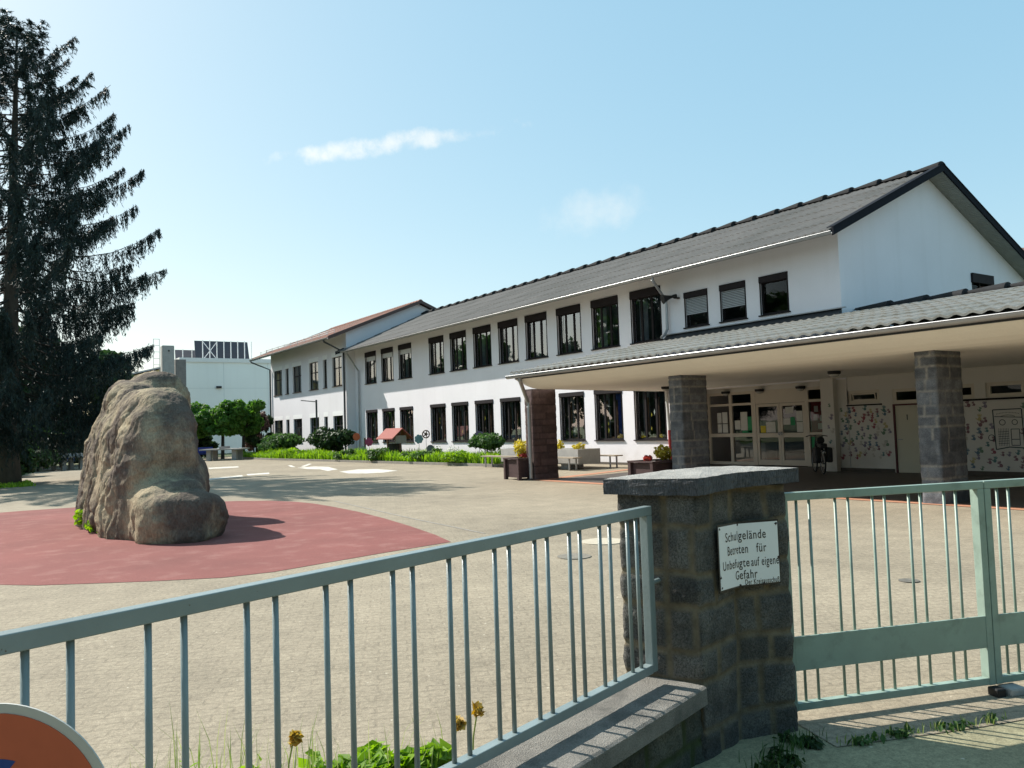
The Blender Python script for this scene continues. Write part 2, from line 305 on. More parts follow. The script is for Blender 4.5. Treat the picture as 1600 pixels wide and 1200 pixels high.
# ------------------------------------------------------------------ mesh helpers
ORG = {}
class MB:
    def __init__(s): s.v = []; s.f = []; s.mi = []
    def add(s, vs, fs, mi=0):
        b = len(s.v); s.v += [tuple(p) for p in vs]; s.f += [tuple(i + b for i in f) for f in fs]; s.mi += [mi] * len(fs); return s
    def box(s, x0, x1, y0, y1, z0, z1, mi=0):
        return s.add([(x0, y0, z0), (x1, y0, z0), (x1, y1, z0), (x0, y1, z0), (x0, y0, z1), (x1, y0, z1), (x1, y1, z1), (x0, y1, z1)],
                     [(0, 3, 2, 1), (4, 5, 6, 7), (0, 1, 5, 4), (1, 2, 6, 5), (2, 3, 7, 6), (3, 0, 4, 7)], mi)
    def obox(s, c, a, b, d, mi=0):     # centre, three half-axis vectors
        c, a, b, d = map(Vector, (c, a, b, d)); vs = []
        for k in (-1, 1):
            for i, j in ((-1, -1), (1, -1), (1, 1), (-1, 1)): vs.append(c + a * i + b * j + d * k)
        return s.add(vs, [(0, 3, 2, 1), (4, 5, 6, 7), (0, 1, 5, 4), (1, 2, 6, 5), (2, 3, 7, 6), (3, 0, 4, 7)], mi)
    def prism(s, poly, z0, z1, mi=0):
        n = len(poly); vs = [(*p, z0) for p in poly] + [(*p, z1) for p in poly]
        return s.add(vs, [tuple(range(n))[::-1], tuple(range(n, 2 * n))] + [(i, (i + 1) % n, n + (i + 1) % n, n + i) for i in range(n)], mi)
    def ext(s, prof, axis, a0, a1, mi=0, closed=True, caps=True):   # prof: list of 2D in the other two axes
        def p3(p, a): return {0: (a, p[0], p[1]), 1: (p[0], a, p[1]), 2: (p[0], p[1], a)}[axis]
        n = len(prof); vs = [p3(p, a0) for p in prof] + [p3(p, a1) for p in prof]
        fs = [(i, (i + 1) % n, n + (i + 1) % n, n + i) for i in range(n if closed else n - 1)]
        if closed and caps: fs += [tuple(range(n))[::-1], tuple(range(n, 2 * n))]
        return s.add(vs, fs, mi)
    def tube(s, pts, r, n=10, mi=0, caps=True):
        pts = [Vector(p) for p in pts]; rr = r if isinstance(r, (list, tuple)) else [r] * len(pts); vs = []; 
        ref = Vector((0, 0, 1)); 
        for i, p in enumerate(pts):
            d = (pts[min(i + 1, len(pts) - 1)] - pts[max(i - 1, 0)]).normalized()
            rf = ref if abs(d.dot(ref)) < .95 else Vector((1, 0, 0))
            a = d.cross(rf).normalized(); b = d.cross(a)
            if i and (a.dot(pa) < 0): a, b = -a, -b
            pa = a
            for k in range(n):
                t = 2 * math.pi * k / n; vs.append(p + (a * math.cos(t) + b * math.sin(t)) * rr[i])
        fs = [(i * n + k, i * n + (k + 1) % n, (i + 1) * n + (k + 1) % n, (i + 1) * n + k) for i in range(len(pts) - 1) for k in range(n)]
        if caps: fs += [tuple(range(n))[::-1], tuple(range((len(pts) - 1) * n, len(pts) * n))]
        return s.add(vs, fs, mi)
    def disc(s, c, nrm, r, th, n=32, mi=0, inner=None):
        c, nrm = Vector(c), Vector(nrm).normalized()
        return s.tube([c - nrm * th / 2, c + nrm * th / 2], r, n, mi)
    def torus(s, c, nrm, R, r, n=36, m=8, mi=0):
        c, nrm = Vector(c), Vector(nrm).normalized(); a = nrm.cross(Vector((0, 0, 1)) if abs(nrm.z) < .9 else Vector((1, 0, 0))).normalized(); b = nrm.cross(a); vs = []
        for i in range(n):
            t = 2 * math.pi * i / n; d = a * math.cos(t) + b * math.sin(t)
            for k in range(m):
                u = 2 * math.pi * k / m; vs.append(c + d * (R + r * math.cos(u)) + nrm * r * math.sin(u))
        return s.add(vs, [(i * m + k, ((i + 1) % n) * m + k, ((i + 1) % n) * m + (k + 1) % m, i * m + (k + 1) % m) for i in range(n) for k in range(m)], mi)
    def build(s, name, mats, parent=None, smooth=False, fix=True, bevel=0.):
        return mesh(name, s.v, s.f, mats, parent, smooth, fix, s.mi, bevel)

def mesh(name, v, f, mats, parent=None, smooth=False, fix=False, mi=None, bevel=0., world=None):
    if not isinstance(mats, (list, tuple)): mats = [mats]
    org = Vector((0, 0, 0))
    if parent is not None: org = ORG.get(parent.name, Vector((0, 0, 0)))
    elif world is not None: org = Vector(world)
    me = bpy.data.meshes.new(name)
    if org.length > 0:
        if isinstance(v, np.ndarray): v = v - np.array(org)
        else: v = [(p[0] - org.x, p[1] - org.y, p[2] - org.z) for p in v]
    me.from_pydata(v.tolist() if isinstance(v, np.ndarray) else v, [], f.tolist() if isinstance(f, np.ndarray) else f)
    for m in mats: me.materials.append(MT[m] if isinstance(m, str) else m)
    if mi is not None and len(mats) > 1: me.polygons.foreach_set('material_index', mi)
    if fix or bevel:
        bm = bmesh.new(); bm.from_mesh(me)
        if bevel:
            bmesh.ops.remove_doubles(bm, verts=bm.verts, dist=1e-5)
            bmesh.ops.bevel(bm, geom=[e for e in bm.edges if len(e.link_faces) == 2 and e.calc_face_angle(0) > .5], offset=bevel, segments=2, affect='EDGES', profile=.5)
        if fix: bmesh.ops.recalc_face_normals(bm, faces=bm.faces)
        bm.to_mesh(me); bm.free()
    if smooth: me.polygons.foreach_set('use_smooth', [True] * len(me.polygons))
    me.update()
    o = bpy.data.objects.new(name, me); COL.objects.link(o)
    if parent is not None: o.parent = parent
    else: o.location = org
    ORG[o.name] = org
    return o

def thing(name, label, cat, loc=(0, 0, 0), group=None):
    o = bpy.data.objects.new(name, None); COL.objects.link(o); o.location = loc; o.empty_display_size = .3
    o['label'] = label; o['category'] = cat
    if group: o['group'] = group
    ORG[o.name] = Vector(loc); return o
def tag(o, label, cat, group=None):
    o['label'] = label; o['category'] = cat
    if group: o['group'] = group
    return o
def struct(o): o['kind'] = 'structure'; return o
def stuff(o, label=None, cat=None):
    o['kind'] = 'stuff'
    if label: o['label'] = label; o['category'] = cat
    return o
def copy_tree(o, parent=None):
    c = o.copy(); COL.objects.link(c); c.parent = parent
    for ch in list(o.children): copy_tree(ch, c)
    return c

def D(b): return Vector((math.sin(R_(b)), math.cos(R_(b)), 0))

# scattered leaf quads
def leaves(cent, rad, n, size, seed, flat=1.0, shell=.35, up=0.0, aspect=1.6):
    g = np.random.default_rng(seed); cent = np.atleast_2d(np.array(cent, float)); rad = np.atleast_2d(np.array(rad, float))
    wts = np.prod(rad, 1) ** .67; k = g.choice(len(cent), n, p=wts / wts.sum())
    d = g.normal(size=(n, 3)); d /= np.linalg.norm(d, axis=1)[:, None]
    r = (shell + (1 - shell) * g.random(n)) ** .5
    p = cent[k] + d * rad[k] * r[:, None]
    nr = d * .8 + g.normal(size=(n, 3)) * .7; nr[:, 2] += up; nr /= np.linalg.norm(nr, axis=1)[:, None]
    a = np.cross(nr, g.normal(size=(n, 3))); a /= np.linalg.norm(a, axis=1)[:, None]; b = np.cross(nr, a)
    s = size * (.6 + .8 * g.random(n))[:, None]
    v = np.stack([p - a * s * .5 * aspect, p + b * s * .5 + nr * s * .12, p + a * s * .5 * aspect, p - b * s * .5 + nr * s * .12], 1).reshape(-1, 3)
    f = np.arange(4 * n).reshape(n, 4)
    return v, f
def blades(pts, h0, h1, wdt, seed, lean=.5):
    g = np.random.default_rng(seed); pts = np.array(pts, float); n = len(pts)
    h = h0 + (h1 - h0) * g.random(n); az = g.random(n) * 6.283; l = lean * g.random(n) * h
    dx, dy = np.cos(az) * l, np.sin(az) * l; wx, wy = -np.sin(az) * wdt, np.cos(az) * wdt
    v = np.zeros((n, 5, 3)); v[:, :, :] = pts[:, None, :]
    v[:, 0, 0] -= wx; v[:, 0, 1] -= wy; v[:, 1, 0] += wx; v[:, 1, 1] += wy
    v[:, 2, 0] += dx * .35 + wx * .8; v[:, 2, 1] += dy * .35 + wy * .8; v[:, 2, 2] += h * .6
    v[:, 3, 0] += dx; v[:, 3, 1] += dy; v[:, 3, 2] += h
    v[:, 4, 0] += dx * .35 - wx * .8; v[:, 4, 1] += dy * .35 - wy * .8; v[:, 4, 2] += h * .6
    i = np.arange(n)[:, None] * 5
    return v.reshape(-1, 3), (i + np.array([[0, 1, 2, 4]])).tolist() + (i + np.array([[4, 2, 3]])).tolist()
def join_vf(*vf):
    V, F, b = [], [], 0
    for v, f in vf: V.append(v); F += (np.array(f) + b).tolist(); b += len(v)
    return np.concatenate(V), F

# ------------------------------------------------------------------ ground
def sheet(name, poly, z, m):
    return struct(mesh(name, [(x, y, z) for x, y in poly], [tuple(range(len(poly)))], m, fix=False))
A_F = Vector((2.656, 2.766, 0)); dF = D(73.5); nF = D(73.5 + 90)     # fence line, along, towards the street
G_O = Vector((3.501, 2.649, 0)); dG = D(110.2); nG = D(200.2)
struct(mesh('ground', [(-400, -400, -.012), (400, -400, -.012), (400, 400, -.012), (-400, 400, -.012)], [(0, 1, 2, 3)], 'meadow'))
fl = A_F - dF * 16; gr = G_O + dG * 14
sheet('courtyard', [(fl.x, fl.y), (A_F.x, A_F.y), (3.2, 2.75), (G_O.x, G_O.y), (gr.x, gr.y), (21.6, -2.1), (21.6, 19.3), (20.3, 19.3), (20.3, 47), (20.3, 64), (5.5, 60.5), (4.0, 54.3), (2.59, 46.1), (1.6, 40.5), (1.0, 33), (-6, 27), (-14, 22)], 0, 'paving')
fs, gs = A_F - nF * .1, G_O - nG * .12
sheet('street', [(-9 + fl.x, -40), (60, -40), (gr.x + 20, gr.y - 9), (gs.x, gs.y), (3.2, 2.85), (fs.x, fs.y), (fl.x - nF.x * .1, fl.y - nF.y * .1)], -.004, 'asphalt')
th = [G_O + dG * a + nG * b for a, b in ((.0, .0), (14, .0), (14, .34), (1.4, .34), (.75, .36), (.0, .34))]
sheet('gate_threshold', [(p.x, p.y) for p in th], .0, 'paving')
RED = [(0.35, 10.59), (0.69, 10.21), (1.15, 9.9), (1.67, 9.55), (2.37, 9.16), (2.91, 9.1), (3.68, 9.27), (4.44, 9.44), (5.53, 9.63), (5.74, 10.44), (5.98, 11.74), (6.19, 13.14), (6.35, 14.6), (6.42, 16.08), (6.42, 17.2), (6.3, 18.1), (5.98, 18.95), (5.42, 19.6), (4.51, 20.3), (3.24, 21.0), (2.21, 21.49), (1.2, 21.66), (-.6, 21.5), (-2.6, 20.2), (-3.9, 18), (-4.3, 15.5), (-3.6, 13), (-2, 11.5)]
sheet('play_surface', RED, .004, 'red')
for P_ in ([(12.37, 30.25), (13.55, 31.07), (14.08, 30.35), (13.92, 28.17), (13.01, 27.49), (12.33, 27.7), (11.99, 28.4)],
           [(12.71, 36.01), (13.62, 36.39), (13.83, 35.17), (13.09, 32.15), (12.31, 31.33), (12.68, 33.12), (12.48, 34.15)],
           [(13.49, 39.69), (13.59, 39.41), (12.91, 36.83), (12.8, 37.12)], [(13.3, 37.22), (14.8, 40.18), (14.71, 39.57), (13.26, 36.61)],
           [(9.47, 32.84), (10.45, 33.04), (10.12, 31.93), (9.2, 31.72)], [(7.08, 30.72), (7.71, 31.25), (9.13, 32.27), (8.88, 31.19), (7.55, 30.17), (6.84, 29.29)],
           [(10.25, 42.14), (11.72, 42.06), (11.26, 40.31), (9.88, 40.37)]):
    sheet('painted_marking', P_, .004, 'paint')
sheet('paving_joint', [(6.96, 17.4), (7.0, 17.4), (6.54, 12.75), (6.34, 10.0), (6.30, 10.0), (6.50, 12.75)], .004, 'kerb')
sheet('porch_floor', [(13.75, -2), (21.55, -2), (21.55, 19.2), (20.18, 19.2), (13.75, 18.3)], .004, 'porchtile')
sheet('porch_edging', [(13.42, -2), (13.75, -2), (13.75, 18.3), (20.18, 20.2), (20.18, 20.5), (13.42, 18.62)], .008, 'edging')
# cracks / long joint across the yard, drain grate and lid
tag(MB().disc((5.93, 7.44, .004), (0, 0, 1), .2, .012, 24).build('drain_grate', mat('drain_iron', (.19, .17, .135), .7, .3, 20)), 'dark round drain grate set in the courtyard paving behind the fence', 'drain grate')
tag(MB().disc((6.95, 8.1, .004), (0, 0, 1), .29, .012, 32).build('manhole_cover', mat('lid_concrete', (.44, .39, .30), .9, .15, 12, fine=.15)), 'pale round concrete manhole cover in the courtyard left of the stone pillar', 'manhole cover')
tag(MB().disc((7.22, 4.12, .004), (0, 0, 1), .09, .012, 20).build('valve_cover', mat('cap_iron', (.13, .12, .10), .7, .3, 20)), 'small grey metal cap in the courtyard paving behind the gate', 'valve cover')

# ------------------------------------------------------------------ building helpers
def grid_wall(mb, x, y0, y1, z0, z1, holes, depth=.16, mi=0):
    ys = sorted({y0, y1, *[h[0] for h in holes], *[h[1] for h in holes]}); zs = sorted({z0, z1, *[h[2] for h in holes], *[h[3] for h in holes]})
    ys = [y for y in ys if y0 <= y <= y1]; zs = [z for z in zs if z0 <= z <= z1]
    for a, b in zip(ys, ys[1:]):
        for c, d in zip(zs, zs[1:]):
            ym, zm = (a + b) / 2, (c + d) / 2
            if any(h[0] < ym < h[1] and h[2] < zm < h[3] for h in holes): continue
            mb.add([(x, a, c), (x, b, c), (x, b, d), (x, a, d)], [(0, 3, 2, 1)], mi)
    for a, b, c, d in holes:
        X = x + depth
        mb.add([(x, a, c), (x, b, c), (x, b, d), (x, a, d), (X, a, c), (X, b, c), (X, b, d), (X, a, d)], [(0, 1, 5, 4), (1, 2, 6, 5), (2, 3, 7, 6), (3, 0, 4, 7)], mi)
def roof_slope(mb, xe, ze, xr, zr, y0, y1, period, amp, nc, step, seg=6, y1r=None, mi=0):
    if y1r is None: y1r = y1
    n = max(2, int((y1 - y0) / period * seg)); L = math.hypot(xr - xe, zr - ze); ov = .04 / L
    for k in range(nc):
        t0, t1 = k / nc - (ov if k else 0), (k + 1) / nc
        vs = []; 
        for t, up in ((t0, -.012), (t0, step), (t1, 0.0)):
            for i in range(n + 1):
                c = i / n; y = y0 + (y1 + (y1r - y1) * t - y0) * c
                vs.append((xe + (xr - xe) * t, y, ze + (zr - ze) * t + up + amp * math.sin(2 * math.pi * (y1 - y0) * c / period)))
        m = n + 1
        mb.add(vs, [(r * m + i, r * m + i + 1, (r + 1) * m + i + 1, (r + 1) * m + i) for r in (0, 1) for i in range(n)], mi)
def ridge_caps(mb, x, z, y0, y1, ln, r0, r1, mi=0):
    n = int(round((y1 - y0) / ln)); ln = (y1 - y0) / n
    for k in range(n):
        a = y0 + k * ln; vs = []
        for y, r in ((a - .05, r1), (a + ln, r0)):
            for i in range(9):
                t = math.pi * i / 8; vs.append((x - math.cos(t) * r * 1.25, y, z - r * .55 + math.sin(t) * r))
        mb.add(vs, [(i, i + 1, 10 + i, 9 + i) for i in range(8)] + [tuple(range(9))[::-1], tuple(range(9, 18))], mi)
def gutter(name, x, z, y0, y1, r, parent):
    mb = MB(); pr = [(x + r * math.cos(t), z + r * math.sin(t)) for t in [math.pi + math.pi * i / 8 for i in range(9)]]
    pr2 = [(x + (r - .006) * math.cos(t), z + (r - .006) * math.sin(t)) for t in [2 * math.pi - math.pi * i / 8 for i in range(9)]]
    mb.ext(pr + pr2, 1, y0, y1)
    mb.tube([(x - r, y0, z), (x - r, y1, z)], .008, 6)
    return mb.build(name, 'zinc', parent)
def downpipe(pts, r, parent, m='zinc', name='downpipe'):
    mb = MB(); mb.tube(pts, r, 10)
    for p in pts[1:-1]: mb.torus(p, (0, 0, 1), r + .004, .008, 14, 6)
    return mb.build(name, m, parent, smooth=False)

# window in a wall that faces -X
def window(parent, X, y0, y1, z0, z1, kind, seed, depth=.15):
    g = random.Random(seed); fx = X + depth - .05
    fr = MB(); t = .065
    boxh = {'up': .29, 'low': .16, 'small': .2, 'wing': 0.}[kind]
    zt = z1 - boxh
    # frame
    fr.box(fx, fx + .06, y0, y1, z0, z0 + t); fr.box(fx, fx + .06, y0, y1, zt - .03, z1 - .005)
    fr.box(fx, fx + .06, y0, y0 + t, z0 + t, zt - .03); fr.box(fx, fx + .06, y1 - t, y1, z0 + t, zt - .03)
    wd = y1 - y0
    if kind in ('up', 'low'):
        for q in (.36, .70): fr.box(fx + .004, fx + .056, y0 + wd * q - .045, y0 + wd * q + .045, z0 + t, zt - .03)
    elif kind == 'wing' and wd > 1:
        fr.box(fx + .004, fx + .056, y0 + wd * .45 - .04, y0 + wd * .45 + .04, z0 + t, zt - .03); fr.box(fx + .006, fx + .054, y0 + t, y1 - t, z0 + (z1 - z0) * .62 - .03, z0 + (z1 - z0) * .62 + .03)
    o = fr.build('window', 'frame' if kind != 'low' else 'frame', parent)
    pn = MB(); pn.add([(fx + .03, y0 + .03, z0 + .03), (fx + .03, y1 - .03, z0 + .03), (fx + .03, y1 - .03, zt), (fx + .03, y0 + .03, zt)], [(0, 1, 2, 3)])
    if seed % 2:   # tiny tilt of the sash so reflections differ from pane to pane
        pn.v = [(x + (.012 if z > z0 + .5 else 0) * g.uniform(-1, 1), y, z) for x, y, z in pn.v]
    pn.build('pane', 'glass', o, fix=False)
    if kind in ('up', 'low', 'small'):
        sb = MB().box(X - .035, fx - .003, y0 + .012, y1 - .012, zt, z1 - .012); sb.build('shutter_box', 'shutter', o)
        for y in (y0 + .03, y1 - .03): MB().box(X - .012, X + .014, y - .013, y + .013, z0 + .02, zt).build('guide_rail', 'shutter', o)
        if kind != 'small': MB().tube([(X + .02, y1 - .16, z0 + .02), (X + .02, y1 - .16, zt)], .009, 6).build('crank_rod', 'shutter', o)
    si = MB().box(X - .055, fx - .003, y0 - .04, y1 + .04, z0 - .035, z0 + .004); si.build('sill', 'frame' if kind != 'wing' else 'frame2', o)
    if kind == 'low':
        ib = MB()
        for q in (.36, .70): ib.box(fx + .10, fx + .15, y0 + wd * q - .05, y0 + wd * q + .05, z0 + .08, zt - .25)
        ib.box(fx + .10, fx + .15, y0 + wd * .36 + .05, y0 + wd * .70 - .05, z0 + .02, z0 + .12); ib.build('inner_sash', 'frame2', o)
    if kind == 'small' and seed < 2:
        bl = MB(); zz = zt; 
        while zz > z0 + .43: bl.obox((X + .05, (y0 + y1) / 2, zz - .03), (.024, 0, .022), (0, wd / 2 - .05, 0), (.0012, 0, -.0012)); zz -= .052
        bl.build('blind', 'blind', o)
    if kind in ('up', 'low', 'wing'):
        cu = MB(); ww = wd * g.uniform(.16, .30); n = 24
        vs = [(fx + .34 + .03 * math.sin(i * 1.7 + seed), y1 - .02 - ww * i / n, z) for z in (z0, zt) for i in range(n + 1)]
        cu.add(vs, [(i, i + 1, n + 2 + i, n + 1 + i) for i in range(n)])
        if g.random() < .45:
            cu.build('curtain', 'curtain', o, fix=False); cu = MB(); vs = [(fx + .34 + .03 * math.sin(i * 1.3 + seed), y0 + .02 + ww * .6 * i / n, z) for z in (z0, zt) for i in range(n + 1)]
            cu.add(vs, [(i, i + 1, n + 2 + i, n + 1 + i) for i in range(n)])
        cu.build('curtain', 'curtain', o, fix=False)
    if kind == 'up' and seed in (20, 21, 22):
        MB().box(fx - .02, fx - .008, y0 + .05, y1 - .05, zt - .26, zt).build('blind', 'blind', o)
    if kind == 'low' and g.random() < .7:
        for k in range(g.randint(2, 4)):
            yy = y0 + wd * g.uniform(.38, .62); zz = z0 + g.uniform(.35, 1.2); s = g.uniform(.04, .08)
            MB().add([(fx + .045, yy - s * .5, zz), (fx + .045, yy, zz - s * 1.6), (fx + .045, yy + s * .5, zz), (fx + .045, yy, zz + s * 1.6)], [(0, 1, 2, 3)]).build('window_decoration', 'paper' if g.random() < .6 else 'pyellow', o, fix=False)
    return o

# ------------------------------------------------------------------ main school building
FX = 20.2
UPW = [20.72, 22.93, 25.14, 27.37, 29.50, 31.68, 33.90, 36.10, 39.65, 41.90, 44.18]
SMW = [15.22, 16.78, 18.33]
sch = thing('school_building', 'long white two storey school building with grey corrugated roof and dark brown windows', 'school', (25, 30, 0))
holes = [(y - .785, y + .785, 4.43, 6.34) for y in UPW] + [(y - .525, y + .525, 4.69, 5.89) for y in SMW]
lowh = [(y - .8, y + .8, .92, 2.85) for y in UPW]
mb = MB(); RZ0, RZR, RXE, RXR = 6.52, 9.17, 19.15, 25.1; rs = (RZR - RZ0) / (RXR - RXE)
grid_wall(mb, FX, 19.2, 46.52, 0, 2.9, lowh); grid_wall(mb, FX, 13.0, 46.52, 2.9, 6.86, holes)
mb.add([(FX, 13.0, 2.55), (FX, 19.2, 2.55), (FX, 19.2, 2.9), (FX, 13, 2.9)], [(0, 1, 2, 3)])
mb.box(FX + .002, 21.5, 19.2, 19.32, 0, 2.599)                       # side wall of the porch recess
# gable wall, facing -Y
zr = lambda x: RZR - abs(x - RXR) * rs - .14
def gpoly(pts): mb.add([(x, 13.0, z) for x, z in pts], [tuple(range(len(pts)))])
gpoly([(FX, 0), (27.63, 0), (27.63, zr(27.63)), (RXR, zr(RXR)), (FX, zr(FX))]); gpoly([(27.63, 0), (29, 0), (29, 5.3), (27.63, 5.3)])
gpoly([(27.63, 6.12), (29, 6.12), (29, zr(29)), (27.63, zr(27.63))]); gpoly([(29, 0), (32.6, 0), (32.6, zr(32.6)), (29, zr(29))])
mb.box(32.599, 32.8, 13.0, 46.5, 0, zr(32.8))
mb.build('wall', 'plaster', sch, fix=False)
ib = MB(); ib.box(24.0, 24.1, 19.4, 46.4, 0.02, 6.6); ib.box(24.0, 24.1, 13.2, 19.4, 3.4, 6.6); ib.box(20.4, 24, 13.2, 46.4, 3.4, 3.6); ib.box(20.4, 29.9, 13.2, 46.4, 6.62, 6.7); ib.box(20.4, 24, 19.5, 46.4, -.1, .1)
ib.box(20.4, 24, 17.6, 17.68, 3.61, 6.6)
for y in (19.4, 24.05, 32.8, 37.9): ib.box(20.4, 24, y, y + .08, .1, 6.6)
ib.build('interior_walls', 'interior', sch)
MB().box(FX - .02, FX + .01, 19.2, 46.5, 0, .09).build('plinth', 'plinth', sch)
for i, y in enumerate(UPW): window(sch, FX, y - .785, y + .785, 4.43, 6.34, 'up', {8: 20, 9: 21, 10: 22}.get(i, i + 2))
for i, y in enumerate(SMW): window(sch, FX, y - .525, y + .525, 4.69, 5.89, 'small', {0: 3, 1: 0, 2: 1}[i])
for i, y in enumerate(UPW): window(sch, FX, y - .8, y + .8, .92, 2.85, 'low', 40 + i)
wo_ = [o for o in sch.children if o.name.startswith('window')][15]
MB().add([(FX + .46, 22.72, .95), (FX + .46, 23.12, .95), (FX + .46, 23.12, 2.7), (FX + .46, 22.72, 2.7)], [(0, 1, 2, 3)]).build('blue_curtain', mat('blue_cloth', (.02, .04, .22), .9, .15, 4), wo_, fix=False)
# gable window
gw = MB(); gw.box(27.63, 29.0, 13.06, 13.12, 5.3, 5.38); gw.box(27.63, 27.7, 13.06, 13.12, 5.38, 6.1); gw.box(28.93, 29, 13.06, 13.12, 5.38, 6.1); gw.box(28.27, 28.36, 13.064, 13.116, 5.38, 6.1)
gwo = gw.build('window', 'frame', sch); MB().add([(27.65, 13.09, 5.33), (28.98, 13.09, 5.33), (28.98, 13.09, 6.1), (27.65, 13.09, 6.1)], [(0, 1, 2, 3)]).build('pane', 'glass', gwo, fix=False)
MB().box(27.6, 29.05, 12.93, 13.05, 5.82, 6.13).build('shutter_box', 'shutter', gwo)
# roof
mb = MB(); roof_slope(mb, RXE, RZ0, RXR, RZR, 12.45, 47.0, .26, .024, 5, .03); roof_slope(mb, 33.6, RZR - 8.5 * rs, RXR, RZR, 12.45, 47.0, .26, .024, 6, .03)
rf = mb.build('roof', 'roofgrey', sch, fix=False, smooth=False)
mb = MB(); ridge_caps(mb, RXR, RZR + .07, 12.5, 46.9, 1.02, .06, .22); mb.build('ridge_caps', 'ridgedark', rf)
mb = MB()
for k in range(12):   # eaves boards
    x = RXE + .02 + k * .1; mb.obox((x + .05, 29.7, RZ0 + (x + .05 - RXE) * rs - .12), (.046, 0, .046 * rs), (0, 17.2, 0), (0, 0, .012))
for sgn in (-1, 1):
    n = 62 if sgn < 0 else 88
    for k in range(n):
        d = .02 + k * (RXR - RXE) / 62; x = RXR + sgn * d
        if sgn < 0 and x < FX + .2: continue
        mb.obox((x, 12.74, RZR - d * rs - .12), (.042, 0, -.042 * rs * sgn), (0, .27, 0), (0, 0, .012))
mb.build('soffit_boards', 'slat', sch)
for sgn in (-1, 1):
    mb = MB(); x0, x1 = RXR, (RXE - .03 if sgn < 0 else 33.65); z1 = RZR - abs(x1 - RXR) * rs
    mb.ext([(x0, RZR - .15), (x0, RZR + .08), (x1, z1 + .08), (x1, z1 - .15)], 1, 12.42, 12.47)
    mb.ext([(x0, RZR + .078), (x0, RZR + .098), (x1, z1 + .098), (x1, z1 + .078)], 1, 12.40, 12.62)
    mb.build('verge_board', 'verge', sch)
mb = MB(); x1 = RXE - .03; mb.ext([(RXR, RZR - .1), (RXR, RZR + .09), (x1, RZ0 + .07), (x1, RZ0 - .14)], 1, 46.9, 46.98); mb.build('flashing_board', 'verge', sch)
gutter('gutter', 19.11, 6.47, 12.45, 46.0, .075, sch)
downpipe([(19.12, 19.23, 6.42), (19.14, 19.24, 6.30), (20.08, 19.56, 5.72), (20.08, 19.57, 4.72), (19.95, 19.56, 4.55), (19.7, 19.5, 4.42)], .05, sch)
downpipe([(19.12, 45.2, 6.42), (19.14, 45.2, 6.30), (20.1, 45.75, 5.3), (20.1, 45.8, .1)], .05, sch)
mb = MB(); mb.tube([(20.12, 19.8, 2.6), (20.12, 19.72, 1.25)], .055, 12); o = mb.build('drainpipe', 'pipewhite', sch); MB().tube([(20.12, 19.72, 1.25), (20.12, 19.7, .02)], .058, 12).build('pipe_foot', 'pipered', o)
# flashing where the porch roof meets the facade
mb = MB(); mb.ext([(FX - .03, 4.50), (FX - .30, 4.28), (FX - .30, 4.22), (FX - .004, 4.2), (FX - .004, 4.53)], 1, 13.0, 19.75); mb.build('roof_flashing', 'zincdark', sch)
MB().box(FX - .1, FX - .004, 12.85, 19.78, 4.53, 4.56).build('cover_strip', 'zinc', sch)
# horn loudspeaker
ls = thing('horn_loudspeaker', 'black horn loudspeaker fixed to the white upper wall beside a downpipe', 'loudspeaker', (20.2, 19.2, 5.76))
mb = MB(); mb.tube([(19.62, 19.28, 5.70), (19.75, 19.22, 5.74), (19.86, 19.16, 5.77), (19.95, 19.12, 5.79)], [.17, .10, .06, .045], 18); mb.build('horn', 'black', ls)
mb = MB(); mb.tube([(19.95, 19.12, 5.79), (20.07, 19.06, 5.82)], .06, 12); mb.build('driver', 'black', ls)
MB().box(19.99, 20.198, 19.03, 19.13, 5.72, 5.76).build('bracket', 'black', ls)

# ------------------------------------------------------------------ wing at the far end
WX = 19.65
wing = thing('school_wing', 'white school wing with red brown tiled roof at the far end of the long building', 'school wing', (24, 54, 0))
WUP = [(58.68, 60.54), (57.18, 57.88), (54.57, 56.30), (51.32, 52.99), (49.77, 50.40), (47.27, 48.84)]
holes = [(a, b, 4.5, 6.37) for a, b in WUP] + [(a, b, .95, 2.62) for a, b in WUP]
WR = dict(xe=18.4, ze=7.42, xr=24.8, zr=9.98); ws = (WR['zr'] - WR['ze']) / (WR['xr'] - WR['xe'])
mb = MB(); grid_wall(mb, WX, 46.5, 61.2, 0, 7.75, holes)
wz = lambda x: WR['zr'] - abs(x - WR['xr']) * ws - .16
for y in (46.5, 61.2): mb.add([(x, y, z) for x, z in ((WX, 0), (29.95, 0), (29.95, wz(29.95)), (WR['xr'], wz(WR['xr'])), (WX, wz(WX)))], [(0, 1, 2, 3, 4)])
mb.box(29.949, 30.1, 46.5, 61.2, 0, wz(30)); mb.build('wall', 'plaster2', wing, fix=False)
ib = MB(); ib.box(23, 23.1, 46.7, 61, 0.05, 7.2); ib.box(19.85, 23, 46.7, 61, 3.5, 3.7); ib.box(19.85, 29.9, 46.7, 61, 7.2, 7.3); ib.box(19.85, 23, 46.7, 61, -.1, .05); ib.build('interior_walls', 'interior', wing)
for i, (a, b) in enumerate(WUP):
    window(wing, WX, a, b, 4.5, 6.37, 'wing', 70 + i); window(wing, WX, a, b, .95, 2.62, 'wing', 80 + i)
    for z in (6.37, 2.62): MB().box(WX - .006, WX + .02, a - .08, b + .08, z + .003, z + .29).build('lintel', 'lintel', wing)
mb = MB(); roof_slope(mb, WR['xe'], WR['ze'], WR['xr'], WR['zr'], 46.25, 61.8, .30, .03, 17, .025); roof_slope(mb, 2 * WR['xr'] - WR['xe'], WR['ze'], WR['xr'], WR['zr'], 46.25, 61.8, .30, .03, 17, .025)
rf = mb.build('roof', 'rooftile', wing, fix=False)
